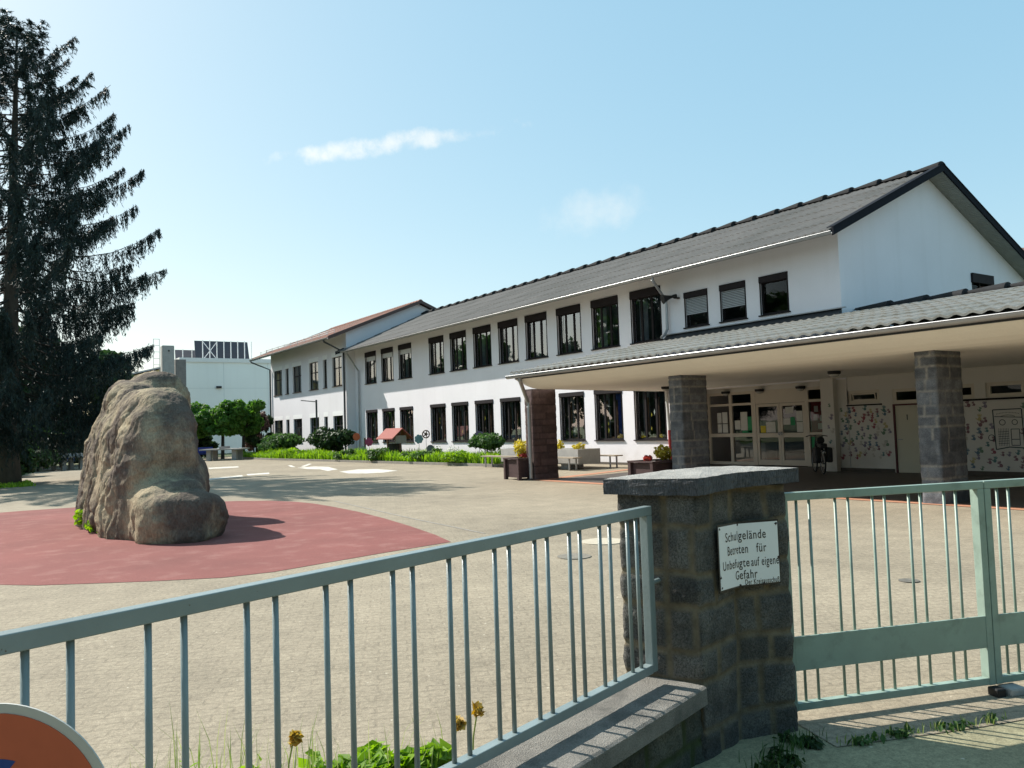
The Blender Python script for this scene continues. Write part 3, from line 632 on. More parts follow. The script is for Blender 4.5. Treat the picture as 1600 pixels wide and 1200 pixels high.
mb = MB(); ridge_caps(mb, WR['xr'], WR['zr'] + .06, 46.25, 61.8, .4, .1, .13); mb.build('ridge_caps', 'rooftile', rf)
mb = MB()
for x, dz in ((18.9, .2), (19.35, .2)):
    zb = WR['ze'] + (x - 18.4) * ws + .06
    for z in (.08, .2): mb.tube([(x, 47.5, zb + z), (x, 61.4, zb + z)], .014, 6)
    for k in range(11): mb.box(x - .012, x + .012, 47.6 + k * 1.36, 47.63 + k * 1.36, zb - .03, zb + .24)
mb.build('snow_guard', 'zinc', rf)
mb = MB(); mb.ext([(WX - 1.2, wz(WX - 1.2) + .03), (WX + .02, wz(WX) + .03), (WX + .02, wz(WX) - .01), (WX - 1.2, wz(WX - 1.2) - .01)], 1, 46.27, 61.75); mb.build('soffit_boards', 'slat', wing)
BV = mat('brown_verge', (.08, .05, .045), .6, .1, 4)
for y in (46.2, 61.8):
    mb = MB()
    for sgn in (-1, 1):
        x0, x1 = WR['xr'], WR['xr'] + sgn * 6.44; z1 = WR['ze'] - .02
        mb.ext([(x0, WR['zr'] - .14), (x0, WR['zr'] + .07), (x1, z1 + .06), (x1, z1 - .15)], 1, y - .03, y + .05)
    mb.build('verge_board', BV, wing)
gutter('gutter', 18.35, 7.36, 46.2, 62.2, .085, wing)
for y in (46.95, 62.0):
    downpipe([(18.36, y, 7.3), (18.38, y, 7.18), (WX - .1, y - .25 if y < 50 else 61.12, 6.55), (WX - .1, y - .25 if y < 50 else 61.12, .1)], .06, wing, 'zincdark')

# ------------------------------------------------------------------ entrance porch (covered walk, columns, back wall)
por = thing('entrance_porch', 'low covered school entrance with grey corrugated roof on stone columns', 'porch', (17, 12, 0))
PX, PZ, PR, PRZ = 12.5, 3.02, 20.8, 4.47
mb = MB(); roof_slope(mb, PX, PZ, PR, PRZ, -2, 18.2, .245, .021, 7, .03, 6, y1r=20.45)
k0 = len(mb.v)
rf = mb.build('roof', 'roofporch', por, fix=False)
# clip the part of the slope that would enter the upper storey
bm = bmesh.new(); bm.from_mesh(rf.data); bmesh.ops.delete(bm, geom=[v for v in bm.verts if v.co.x + 17 > FX - .02 and v.co.y + 12 > 13.02], context='VERTS'); bm.to_mesh(rf.data); bm.free()
mb = MB(); roof_slope(mb, 27.5, 3.3, PR, PRZ, -2, 12.98, .27, .032, 6, .03, 6); mb.build('rear_roof', 'roofgrey', por, fix=False)
mb = MB(); ridge_caps(mb, PR, PRZ + .07, -1.9, 12.95, 1.02, .06, .21); mb.build('ridge_caps', 'ridgedark', rf)
prof = [(12.62, 2.90), (12.64, 2.84), (12.85, 2.76), (13.1, 2.68), (13.35, 2.625), (13.6, 2.60), (21.6, 2.60)]
ye = lambda x: 18.12 + (x - 12.5) * .272
mb = MB()
vs = []; n = len(prof)
for x, z in prof: vs.append((x, -2, z))
for x, z in prof: vs.append((x, min(ye(x), 20.2), z))
mb.add(vs, [(i, i + 1, n + i + 1, n + i) for i in range(n - 1)])
endp = [(x, min(ye(x), 20.2), z) for x, z in prof if x < 20.3] + [(20.19, ye(20.19), 2.6), (20.19, ye(20.19), PZ + (20.19 - PX) * (PRZ - PZ) / (PR - PX) - .07), (12.62, ye(12.62), PZ - .05)]
mb.add(endp, [tuple(range(len(endp)))])
mb.build('soffit', 'cream', por, fix=False, smooth=False)
MB().box(12.585, 12.618, -2, 18.12, 2.845, 2.99).build('fascia_board', 'zincdark', por)
gutter('gutter', 12.47, 2.945, -2, 18.3, .08, por)
downpipe([(12.5, 17.75, 2.88), (12.52, 17.78, 2.80), (13.42, 18.72, 2.28), (13.46, 18.72, 2.1), (13.46, 18.72, .05)], .055, por)
# columns
def stone_strip(name, poly, z0, z1, courses, joints, res, depth, mk, parent, amp=.012, closed=True, seed=0, batter=None, jw=.012, rough=1.0):
    g = random.Random(seed); P = [Vector((*p, 0)) for p in poly]; segs = list(zip(P, P[1:] + ([P[0]] if closed else [])))
    if not closed: segs = list(zip(P, P[1:]))
    us = []; acc = 0.; pts = []
    for a, b in segs:
        L = (b - a).length; k = max(1, int(L / res)); nrm = Vector(((b - a).y, -(b - a).x, 0)).normalized()
        for i in range(k): pts.append((a + (b - a) * i / k, nrm, acc + L * i / k, L, acc))
        acc += L
    if not closed: pts.append((P[-1], pts[-1][1], acc, pts[-1][3], pts[-1][4]))
    m = len(pts); nz = max(2, int((z1 - z0) / res)); V = np.zeros(((nz + 1) * m, 3)); mor = np.zeros((nz + 1) * m); ton = np.ones((nz + 1) * m)
    tones = {}
    for j in range(nz + 1):
        z = z0 + (z1 - z0) * j / nz
        for i, (p, nr, u, L, a0) in enumerate(pts):
            wv = (mnoise.noise(Vector((u * 2.3, z * 2.3, seed))) * .03 + mnoise.noise(Vector((u * 9, z * 9, seed + 5))) * .008) * rough
            zz = z + wv; c = 0
            while c < len(courses) - 2 and zz > courses[c + 1]: c += 1
            dz = min(abs(zz - courses[c]), abs(courses[c + 1] - zz)) if c > 0 else abs(courses[c + 1] - zz)
            uj = joints[c]; uu = u + mnoise.noise(Vector((u * 3 + 7, z * 3, seed))) * .025 * rough; du = 9.; s = 0
            for q, x in enumerate(uj):
                if uu > x: s = q + 1
                du = min(du, abs(uu - x))
            d = min(dz, du)
            mo = 1 - min(1, max(0, (d - jw * .5) / (jw * .9)))
            pil = 1 - math.exp(-d / .022)
            key = (c, s)
            if key not in tones: tones[key] = (g.uniform(.72, 1.3), g.uniform(-.3, .6))
            h = (pil * (1 + tones[key][1]) * depth) + amp * (mnoise.noise(Vector((p.x * 14, p.y * 14, z * 14))) + .6 * mnoise.noise(Vector((p.x * 40, p.y * 40, z * 40)))) * (1 - mo)
            # corner-averaged normal
            n2 = nr
            if u - a0 < res * .5: n2 = (nr + pts[i - 1][1]).normalized() if (closed or i) else nr
            q = p + n2 * h; V[j * m + i] = (q.x, q.y, z); mor[j * m + i] = mo; ton[j * m + i] = tones[key][0]
    fs = []
    mm = m if closed else m - 1
    for j in range(nz):
        for i in range(mm):
            a, b = j * m + i, j * m + (i + 1) % m; fs.append((a, b, b + m, a + m))
    o = mesh(name, V, fs, mk, parent, smooth=True, fix=False)
    for nm, arr in (('mortar', mor), ('tone', ton)):
        at = o.data.attributes.new(nm, 'FLOAT', 'POINT'); at.data.foreach_set('value', arr.astype(np.float32))
    return o
for ci, (yc, mk) in enumerate(((18.68, 'columnbrown'), (12.88, 'columnstone'), (7.08, 'columnstone'), (1.25, 'columnstone'))):
    x0, x1, y0, y1 = 13.56, 14.40, yc - .01, yc + .36
    if ci == 2: y0, y1 = 7.05, 7.40
    cs = [0]; g = random.Random(ci + 3)
    while cs[-1] < 2.4: cs.append(cs[-1] + g.uniform(.17, .23))
    cs.append(2.62); js = []
    for k in range(len(cs)): js.append([.0 + g.uniform(.2, .5), .84 + g.uniform(.05, .3), 1.2 + g.uniform(.2, .6), 2.05 + g.uniform(.05, .3)])
    o = stone_strip('column', [(x0, y0), (x1, y0), (x1, y1), (x0, y1)], 0, 2.62, cs, js, .035, .01, mk, por, amp=.006 if ci != 2 else .009, seed=ci + 20, jw=.012, rough=.15)
    if ci == 0: o['label'] = 'dark brown stone column with a downpipe'
# ground floor wall behind the porch
mb = MB()
wh = [(12.06, 13.0, 1.86, 2.22), (10.86, 11.70, 0.0, 2.20), (9.62, 10.5, 1.86, 2.22), (8.50, 9.36, 1.86, 2.22), (6.9, 7.8, 1.86, 2.22)]
grid_wall(mb, FX + .03, -2, 13.3, 0, 2.6, wh, .12)
mb.box(20.03, 20.42, 13.3, 13.7, 0, 2.599)
mb.add([(20.42, 13.7, 0), (21.5, 13.7, 0), (21.5, 13.7, 2.6), (20.42, 13.7, 2.6)], [(0, 1, 2, 3)])
mb.add([(21.5, 13.7, 0), (21.5, 14.45, 0), (21.5, 14.45, 2.6), (21.5, 13.7, 2.6)], [(0, 1, 2, 3)])
mb.add([(21.5, 14.45, 2.46), (21.5, 19.2, 2.46), (21.5, 19.2, 2.6), (21.5, 14.45, 2.6)], [(0, 1, 2, 3)])
mb.build('back_wall', 'porchwall', por, fix=False)
MB().box(20.2, 20.232, -2, 10.82, 0, .1).box(20.2, 20.232, 11.74, 13.3, 0, .1).build('skirting', 'plinth', por)
ib = MB(); ib.box(25.5, 25.6, -2, 19.2, 0, 2.7); ib.box(20.5, 25.5, 13.75, 13.85, 0, 2.7); ib.box(20.5, 25.5, -2.1, -2, 0, 2.7); ib.box(21.62, 25.5, 19.2, 19.3, 0, 2.7); ib.box(21.62, 25.5, 13.85, 19.2, 2.62, 2.7); ib.box(20.4, 25.5, -2, 13.75, 2.62, 2.7); ib.box(21.56, 25.5, -2, 19.2, -.05, .006)
ib.build('interior_walls', 'interior', por)
# small windows
for i, (a, b, c, d) in enumerate(wh):
    if c < .1: continue
    X = FX + .03; fr = MB(); t = .09
    fr.box(X + .04, X + .11, a, b, c, c + t); fr.box(X + .04, X + .11, a, b, d - t, d); fr.box(X + .04, X + .11, a, a + t, c + t, d - t); fr.box(X + .04, X + .11, b - t, b, c + t, d - t)
    o = fr.build('window', 'joinery', por)
    MB().add([(X + .08, a + .05, c + .05), (X + .08, b - .05, c + .05), (X + .08, b - .05, d - .05), (X + .08, a + .05, d - .05)], [(0, 1, 2, 3)]).build('pane', 'glassdoor', o, fix=False)
    if i == 0:
        ts = MB(); yc_, hw_ = (a + b) / 2, (b - a) / 2 - .13
        for sz in (-1, 1): ts.obox((X + .05 - .03 * sz, yc_, (c + d) / 2 + .08 * sz), (0, hw_, 0), (-.006, 0, .018), (.012, 0, .004))
        for sy in (-1, 1): ts.obox((X + .05, yc_ + sy * (hw_ - .015), (c + d) / 2), (0, .014, 0), (-.023, 0, .062), (.012, 0, .004))
        ts.build('tilted_sash', 'joinery', o)
MB().box(20.18, 20.232, 12.0, 13.02, 1.80, 1.835).build('ledge', 'frame', por); MB().box(20.18, 20.232, 6.5, 10.6, 1.80, 1.845).build('ledge', 'frame', por)
# toilet door
dr = MB().box(20.26, 20.30, 10.90, 11.66, .01, 1.76).build('door', 'doorcream', por)
MB().box(20.22, 20.31, 11.66, 11.705, 0, 1.80).box(20.22, 20.31, 10.855, 10.90, 0, 1.80).box(20.22, 20.31, 10.90, 11.66, 1.76, 1.80).build('door_frame', 'doorred', dr)
MB().box(20.235, 20.26, 11.5, 11.62, .86, .885).build('door_handle', 'zinc', dr)
MB().box(20.252, 20.26, 11.32, 11.37, 1.5, 1.505).box(20.252, 20.26, 11.335, 11.355, 1.38, 1.52).build('door_number', 'signblack', dr)
fr = MB(); fr.box(20.24, 20.31, 10.86, 11.7, 1.803, 1.90); fr.box(20.24, 20.31, 10.86, 11.7, 2.12, 2.2); fr.box(20.24, 20.31, 10.86, 10.96, 1.9, 2.12); fr.box(20.24, 20.31, 11.6, 11.7, 1.9, 2.12); o = fr.build('window', 'joinery', por)
MB().add([(20.28, 10.9, 1.88), (20.28, 11.66, 1.88), (20.28, 11.66, 2.14), (20.28, 10.9, 2.14)], [(0, 1, 2, 3)]).build('pane', 'glassdoor', o, fix=False)
# glazed entrance
EX = 21.5
fr = MB()
for a, b in ((19.10, 19.20), (18.13, 18.25), (17.15, 17.32), (15.15, 15.28), (14.45, 14.55)): fr.box(EX, EX + .07, a, b, .02, 2.46)
for a, b in ((18.25, 19.10), (17.32, 18.13), (14.55, 15.15)):
    for c, d in ((.02, .12), (.95, 1.07), (2.0, 2.08), (2.37, 2.46)): fr.box(EX + .004, EX + .066, a, b, c, d)
fr.box(EX + .004, EX + .066, 15.28, 17.15, 2.02, 2.46)
ent = fr.build('entrance_frame', 'joinery', por)
for a, b in ((18.25, 19.10), (17.32, 18.13), (14.55, 15.15)):
    for c, d in ((.12, .95), (1.07, 2.0), (2.08, 2.37)):
        MB().add([(EX + .035, a, c), (EX + .035, b, c), (EX + .035, b, d), (EX + .035, a, d)], [(0, 1, 2, 3)]).build('pane', 'glassdoor', ent, fix=False)
for a, b in ((16.225, 17.14), (15.29, 16.215)):
    m_ = MB(); t = .09
    m_.box(EX + .01, EX + .06, a, a + t, .03, 2.01); m_.box(EX + .01, EX + .06, b - t, b, .03, 2.01); m_.box(EX + .012, EX + .058, a + t, b - t, .03, .2); m_.box(EX + .012, EX + .058, a + t, b - t, .92, 1.06); m_.box(EX + .012, EX + .058, a + t, b - t, 1.92, 2.01)
    d_ = m_.build('door', 'joinery', por)
    MB().add([(EX + .034, a + t, .2), (EX + .034, b - t, .2), (EX + .034, b - t, .92), (EX + .034, a + t, .92)], [(0, 1, 2, 3)]).add([(EX + .034, a + t, 1.06), (EX + .034, b - t, 1.06), (EX + .034, b - t, 1.92), (EX + .034, a + t, 1.92)], [(0, 1, 2, 3)]).build('pane', 'glassdoor', d_, fix=False)
    yh = a + .04 if a > 16 else b - .04
    MB().box(EX - .05, EX + .01, yh - .015, yh + .015, 1.0, 1.1).box(EX - .05, EX - .03, yh - .1, yh + .02, 1.03, 1.055).build('door_handle', 'zinc', d_)
def notice(y0, y1, z0, z1, m, x=EX + .028): MB().add([(x, y0, z0), (x, y1, z0), (x, y1, z1), (x, y0, z1)], [(0, 1, 2, 3)]).build('notice', m, ent, fix=False)
for a, b, c, d, m_ in ((18.62, 18.80, 1.42, 1.78, 'paper'), (18.36, 18.58, 1.42, 1.80, 'paper'), (18.62, 18.80, 1.10, 1.39, 'paper'), (18.36, 18.58, 1.10, 1.39, 'paper'), (17.82, 18.05, 1.2, 1.5, 'paper'), (17.52, 17.80, 1.17, 1.78, 'paper'), (17.34, 17.51, 1.1, 1.62, 'pgreen'), (17.34, 17.75, 1.08, 1.16, 'pgreen'),
                       (16.8, 17.0, 1.08, 1.3, 'pyellow'), (16.42, 16.78, 1.08, 1.42, 'paper'), (15.72, 16.02, 1.68, 1.88, 'paper'), (15.40, 15.62, 1.42, 1.74, 'paper'), (15.40, 15.62, 1.08, 1.39, 'paper'), (15.85, 16.12, 1.32, 1.52, 'paper'), (15.68, 15.84, 1.3, 1.56, 'pgreen'),
                       (15.0, 15.12, .55, .92, 'pgreen')): notice(a, b, c, d, m_)
pb = MB().box(EX + .045, EX + .05, 14.55, 15.1, 1.07, 2.0).build('pinboard', 'pinboard', ent)
for a, c in ((14.92, 1.78), (14.68, 1.80), (14.95, 1.52), (14.72, 1.50), (14.80, 1.25), (14.62, 1.3)): notice(a - .07, a + .07, c - .09, c + .09, 'paper', EX + .042)
MB().box(22.3, 22.9, 17.45, 18.9, 0.01, .75).build('cabinet', 'concrete', por); MB().box(22.6, 23.2, 15.4, 17.0, 0.01, .35).build('low_table', 'concrete', por)

# painted hand prints
hp = MB(); g = random.Random(5)
def hand(X, y, z, s, rot, mi):
    vs = []; c, sn = math.cos(rot), math.sin(rot)
    def T(a, b): return (X, y + (a * c - b * sn) * s, z + (a * sn + b * c) * s)
    def blob(ca, cb, ra, rb, an, n=9):
        pts = []
        for i in range(n):
            t = 2 * math.pi * i / n; a, b = ra * math.cos(t), rb * math.sin(t); pts.append(T(ca + a * math.cos(an) - b * math.sin(an), cb + a * math.sin(an) + b * math.cos(an)))
        hp.add(pts, [tuple(range(n))], mi)
    blob(0, 0, .042, .048, 0, 11)
    for a0, ln in ((-.42, .055), (-.14, .066), (.12, .064), (.4, .05)): blob(-math.sin(a0) * .085, math.cos(a0) * .085, .011, ln * .62, a0, 7)
    blob(.062, .0, .012, .035, -.9, 7)
cols = ['h_red', 'h_blue', 'h_teal', 'h_yellow', 'h_green', 'h_maroon', 'h_violet', 'h_faint']
def scatter(X, ya, yb, za, zb, stepy, stepz, wts):
    z = za; k = 0
    while z < zb:
        y = ya + (k % 2) * stepy / 2
        while y < yb:
            if g.random() < .82: hand(X - .0006 * g.random(), y + g.uniform(-.06, .06), z + g.uniform(-.055, .055), g.uniform(.65, 1.1), g.uniform(-.6, .6), g.choices(range(8), wts(z))[0])
            y += stepy
        z += stepz; k += 1
scatter(20.226, 11.85, 13.2, .42, 1.72, .165, .155, lambda z: (5, 2, 2, 3, 2, 3, 1, 1) if z > 1.1 else (1, 2, 2, 1, 2, 2, 2, 5))
scatter(20.226, 9.3, 10.75, .2, 1.78, .19, .165, lambda z: (1, 2, 2, 2, 2, 4, 2, 3))
scatter(20.226, 7.2, 9.3, .2, .58, .19, .165, lambda z: (1, 2, 2, 2, 3, 3, 2, 3)); scatter(20.226, 7.2, 8.55, .62, 1.78, .19, .17, lambda z: (1, 2, 2, 2, 3, 3, 2, 3))
scatter(20.026, 13.42, 13.62, .25, 1.95, .2, .2, lambda z: (1, 2, 2, 1, 1, 2, 2, 4))
hp.build('handprint_mural', cols, por, fix=False)
# line drawing on the wall
dm = MB(); X = 20.224
def ln(pts, wd=.008):
    for (a, b), (c, d) in zip(pts, pts[1:]):
        dx, dy = c - a, d - b; l = math.hypot(dx, dy) or 1; nx, ny = -dy / l * wd, dx / l * wd
        dm.add([(X, a + nx, b + ny), (X, c + nx, d + ny), (X, c - nx, d - ny), (X, a - nx, b - ny)], [(0, 1, 2, 3)])
ln([(9.20, .62), (9.23, 1.56), (8.6, 1.57), (8.58, .66)], .012); ln([(9.2, .62), (8.9, .68), (8.58, .66)], .012)
ln([(9.2, 1.40), (8.6, 1.37)])
for cy, cz, r in ((9.03, 1.26, .065), (8.76, 1.26, .06), (9.29, .9, .07)):
    ln([(cy + r * math.cos(t * .524), cz + r * math.sin(t * .524)) for t in range(13)])
for i in range(6): ln([(9.14 - .0 * i, .76 + i * .055), (8.9, .77 + i * .055)], .005)
for i in range(7): ln([(9.12 - i * .035, .70), (9.12 - i * .035, 1.12)], .004)
ln([(8.85, 1.1), (8.67, 1.1), (8.67, .72), (8.85, .72), (8.85, 1.1)]); ln([(8.84, .86), (8.68, .86)])
for a, z0_, sp in ((1, 1.49, .24), (1, 1.43, .15)):
    for i in range(16):
        q = (i - 7.5) / 7.5; y = 8.91 - q * sp; z = z0_ - .03 * q * q; ln([(y, z - .012), (y - .004, z + .012), (y - .011, z - .008)], .003)
dm.build('wall_drawing', 'pdark', por, fix=False)

# porch lamps
lamp0 = None
for i, (x, y, z, l) in enumerate(((17.47, 17.18, 2.6, 'small dark lamp under the porch ceiling above the white and red drainpipe'), (21.43, 18.3, 2.5, 'small dark lamp above the left glazed panel of the entrance'), (21.43, 16.9, 2.5, 'small dark lamp above the left door of the entrance'), (21.43, 15.35, 2.5, 'small dark lamp at the right end of the entrance doors'), (16.88, 11.15, 2.6, 'small dark lamp under the porch ceiling in front of the handprinted pier'))):
    if lamp0 is None:
        lamp0 = thing('porch_lamp', l, 'lamp', (x, y, z), 'lamps of the entrance porch')
        MB().tube([(x, y, z - .002), (x, y, z - .05), (x, y, z - .08)], [.15, .15, .13], 18).build('lamp_body', 'black', lamp0)
        MB().tube([(x, y, z - .08), (x, y, z - .12), (x, y, z - .15)], [.12, .10, .03], 16).build('lamp_shade', 'lampglass', lamp0); o = lamp0
    else: o = copy_tree(lamp0); o.location = (x, y, z); o['label'] = l

# ------------------------------------------------------------------ stone gate pillar
V0, V1, V2, V3 = (2.655, 2.958), (2.813, 2.620), (3.127, 2.675), (3.418, 2.580)
V4, V5 = (3.37, 2.93), (3.02, 3.04)
pil = thing('stone_pillar', 'rough granite gate pillar with an overhanging stone cap', 'pillar', (3.1, 2.8, 0))
poly = [V1, V2, V3, V4, V5, V0]
lens = [math.dist(a, b) for a, b in zip(poly, poly[1:] + poly[:1])]
cu = [0]; 
for l in lens: cu.append(cu[-1] + l)
cs = [-.03, .13, .35, .49, .68, .83, 1.05, 1.215]; g = random.Random(11); js = []
for k in range(len(cs)):
    e = k % 2
    js.append([(.10, .31, .45)[e * 1] if e else .27, .44 + (.0 if e else .1), cu[3] + .2, cu[4] + .15 + .1 * e, cu[5] + .1 + .12 * e, cu[5] + .36] if e else [.14, .30 + g.uniform(-.02, .03), .50, cu[3] + .25, cu[4] + .25, cu[5] + .22])
stone_strip('shaft', poly, -.03, 1.215, cs, js, .0085, .009, 'pillarstone', pil, amp=.0055, seed=3, jw=.017)
def offs(poly, d):
    n = len(poly); outp = []
    for i in range(n):
        a, b, c = Vector(poly[i - 1]), Vector(poly[i]), Vector(poly[(i + 1) % n])
        n1 = Vector(((b - a).y, -(b - a).x)).normalized(); n2 = Vector(((c - b).y, -(c - b).x)).normalized(); nn = (n1 + n2) / (1 + n1.dot(n2)); outp.append(tuple(b + nn * d))
    return outp
cp = offs([V1, V2, V3, (3.50, 2.97), (3.10, 3.08), V0], .052); bm = bmesh.new()
zt = [1.284, 1.289, 1.296, 1.288, 1.284, 1.279]; zb = [1.205, 1.215, 1.226, 1.22, 1.212, 1.205]
tv = [bm.verts.new((x - 3.1, y - 2.8, z)) for (x, y), z in zip(cp, zt)]; bv = [bm.verts.new((x - 3.1, y - 2.8, z)) for (x, y), z in zip(cp, zb)]
ctr = bm.verts.new((0.02, .02, 1.312)); nn = len(cp)
for i in range(nn): bm.faces.new((tv[i], tv[(i + 1) % nn], ctr)); bm.faces.new((bv[i], bv[(i + 1) % nn], tv[(i + 1) % nn], tv[i]))
bm.faces.new(bv[::-1]); bmesh.ops.recalc_face_normals(bm, faces=bm.faces)
bmesh.ops.subdivide_edges(bm, edges=bm.edges, cuts=14, use_grid_fill=True)
bmesh.ops.triangulate(bm, faces=[f for f in bm.faces if len(f.verts) > 4])
bm.normal_update()
for v in bm.verts:
    p = v.co * 26; v.co += v.normal * (.0035 * mnoise.noise(p * .6) + .0022 * mnoise.noise(p * 2.7) + .0018 * mnoise.noise(p * 6))
me = bpy.data.meshes.new('cap'); bm.to_mesh(me); bm.free(); me.materials.append(MT['captop']); me.materials.append(MT['capside'])
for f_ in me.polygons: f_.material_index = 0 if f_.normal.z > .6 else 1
o = bpy.data.objects.new('cap', me); COL.objects.link(o); o.parent = pil; ORG[o.name] = ORG[pil.name]

# enamel sign, folded over the pillar's edge
def fold(u, z, off=0.):      # u along the sign from the fold (left negative)
    base = Vector((3.130, 2.668)) + Vector((nG.x, nG.y)) * .030
    if u >= 0: d = Vector((math.sin(R_(108)), math.cos(R_(108)))); nr = Vector((-d.y, d.x)) * -1
    else: d = Vector((math.sin(R_(82)), math.cos(R_(82)))); nr = Vector((-d.y, d.x)) * -1
    nr = Vector((d.y, -d.x))
    p = base + d * u + nr * off
    return (p.x, p.y, z)
sg = thing('warning_sign', 'white enamel sign with black German lettering folded round the pillar corner', 'sign', (3.13, 2.65, .9))
U0, U1, Z0, Z1 = -.168, .236, .732, 1.048
def plate(u0, u1, z0, z1, o0, o1, m, name, par):
    mb = MB(); us = sorted({u0, u1, -1e-4, 1e-4} | ({(u0)} )); us = [u for u in us if u0 <= u <= u1]; n = len(us)
    vs = [fold(u, z, o) for o in (o0, o1) for z in (z0, z1) for u in us]
    fsx = []
    for i in range(n - 1): fsx += [(2 * n + i, 2 * n + i + 1, 3 * n + i + 1, 3 * n + i), (i, n + i, n + i + 1, i + 1), (i, i + 1, 2 * n + i + 1, 2 * n + i), (n + i, 3 * n + i, 3 * n + i + 1, n + i + 1)]
    fsx += [(0, 2 * n, 3 * n, n), (n - 1, 2 * n - 1, 4 * n - 1, 3 * n - 1)]
    mb.add(vs, fsx); return mb.build(name, m, par)
plate(U0, U1, Z0, Z1, 0, .003, 'signblack', 'border', sg)
pl = plate(U0 + .009, U1 - .006, Z0 + .009, Z1 - .009, .0031, .0042, 'signwhite', 'plate', sg)
bo = MB()
for u, z in ((U0 + .018, Z1 - .02), (U0 + .02, Z0 + .02), (U1 - .015, Z1 - .022), (.004, Z1 - .012), (.006, Z0 + .012), (U1 - .008, .86), (U0 + .012, .80), (.14, Z0 + .008)):
    q = [fold(u + r * math.cos(t), z + r * math.sin(t), .0048) for t, r in [(k * .785, rnd.uniform(.004, .010)) for k in range(8)]]; bo.add(q, [tuple(range(8))])
bo.build('chipped_spots', 'rust', sg, fix=False)
def text_mesh(body, size, u0, u1, z):
    cd = bpy.data.curves.new('tmp', 'FONT'); cd.body = body; cd.size = size; cd.offset = .0004; cd.space_character = 1.12
    ob = bpy.data.objects.new('tmp', cd); COL.objects.link(ob); dg = bpy.context.evaluated_depsgraph_get(); me = bpy.data.meshes.new_from_object(ob.evaluated_get(dg))
    xs = [v.co.x for v in me.vertices]; x0, x1 = min(xs), max(xs); sx = (u1 - u0) / (x1 - x0)
    bm = bmesh.new(); bm.from_mesh(me); bmesh.ops.triangulate(bm, faces=bm.faces); bmesh.ops.bisect_plane(bm, geom=bm.verts[:] + bm.edges[:] + bm.faces[:], plane_co=(x0 - u0 / sx, 0, 0), plane_no=(1, 0, 0))
    bm.verts.index_update(); vs = [fold(u0 + (v.co.x - x0) * sx, z + v.co.y, .0052) for v in bm.verts]; fsx = [tuple(v.index for v in f.verts) for f in bm.faces]; bm.free()
    bpy.data.objects.remove(ob); bpy.data.curves.remove(cd); bpy.data.meshes.remove(me)
    return vs, fsx
for line in ((('Schulgelände', .062, -.104, .161, .962),), (('Betreten', .062, -.090, .057, .896), ('für', .062, .104, .161, .896)), (('Unbefugte', .060, -.135, .062, .830), ('auf eigene', .060, .072, .228, .830)), (('Gefahr', .060, -.030, .104, .772),), (('Der Kreisausschuß', .036, .034, .226, .7425),)):
    for a_ in line: MB().add(*text_mesh(*a_)).build('lettering', 'signblack', sg, fix=False)

# ------------------------------------------------------------------ low wall with coping, and the fence on it
def FP(s, t, z): p = A_F + dF * s + nF * t; return (p.x, p.y, z)
lw = thing('low_wall', 'low mossy stone wall with a concrete coping under the fence', 'wall', FP(-2, .03, 0))
cpb = MB(); pr = []
for s in (-7.0, -.0): pass
nS = 180; secs = [(-.19, .262), (-.19, .335), (-.18, .342), (.205, .340), (.217, .332), (.217, .258)]
vs = []
for i in range(nS + 1):
    s = -7.0 + (7.0 + .085) * i / nS
    for (t, z) in secs:
        j = .004 * mnoise.noise(Vector((s * 16, t * 20, z * 9))) + .003 * mnoise.noise(Vector((s * 47, t * 20, z * 9)))
        s_end = s if i < nS else (.135 - .28 * (t + .19) / .407 * .0 + .0)
        vs.append(FP(s, t + j, z + j * .6))
k = len(secs)
cpb.add(vs, [(i * k + q, i * k + (q + 1) % k, (i + 1) * k + (q + 1) % k, (i + 1) * k + q) for i in range(nS) for q in range(k)] + [tuple(range(k)), tuple(range(nS * k, nS * k + k))[::-1]])
cpb.build('coping', 'coping', lw)
pa = [FP(-7, .165, 0)[:2], FP(.17, .165, 0)[:2]]
cs = [-.05, .10, .265]; js = [[.3 * q + .1 for q in range(1, 24)], [.33 * q for q in range(1, 22)], [.3 * q for q in range(1, 24)]]
stone_strip('masonry', pa, -.05, .262, cs, js, .014, .014, 'wallstone', lw, amp=.012, closed=False, seed=9, jw=.02)
MB().add([FP(-7, .155, -.05), FP(.1, .155, -.05), FP(.1, -.14, -.05), FP(-7, -.14, -.05), FP(-7, .155, .259), FP(.1, .155, .259), FP(.1, -.14, .259), FP(-7, -.14, .259)], [(0, 1, 5, 4), (1, 2, 6, 5), (2, 3, 7, 6), (3, 0, 4, 7), (0, 3, 2, 1), (4, 5, 6, 7)]).build('core', 'wallstone', lw)

fence = thing('metal_fence', 'teal grey painted steel bar fence standing on the low wall', 'fence', FP(-1.5, 0, .34))
def frail(s0, s1, z0, z1, hw, name): return MB().obox(Vector(FP((s0 + s1) / 2, 0, (z0 + z1) / 2)), dF * ((s1 - s0) / 2), nF * hw, Vector((0, 0, (z1 - z0) / 2))).build(name, 'teal', fence, bevel=.003)
frail(-6.5, .0, 1.116, 1.158, .021, 'top_rail'); frail(-6.5, -.046, .398, .438, .021, 'bottom_rail'); frail(-.0455, -.0005, .40, 1.1155, .0205, 'post')
bs = [-.117, -.193, -.342, -.421, -.572, -.648, -.799, -.879, -1.035, -1.117, -1.278, -1.355, -1.525, -1.61, -1.778, -1.868, -2.037, -2.125, -2.299, -2.389, -2.563, -2.654]
while bs[-1] > -4.2: bs += [bs[-2] - .264, bs[-1] - .265]
for s in bs: MB().tube([FP(s, 0, .4375), FP(s, 0, 1.1165)], .0088, 12).build('bar', 'teal', fence, smooth=True)
for s in (-5.2, -3.0): MB().obox(Vector(FP(s, 0, .37)), dF * .02, nF * .015, Vector((0, 0, .03))).build('foot', 'teal', fence)
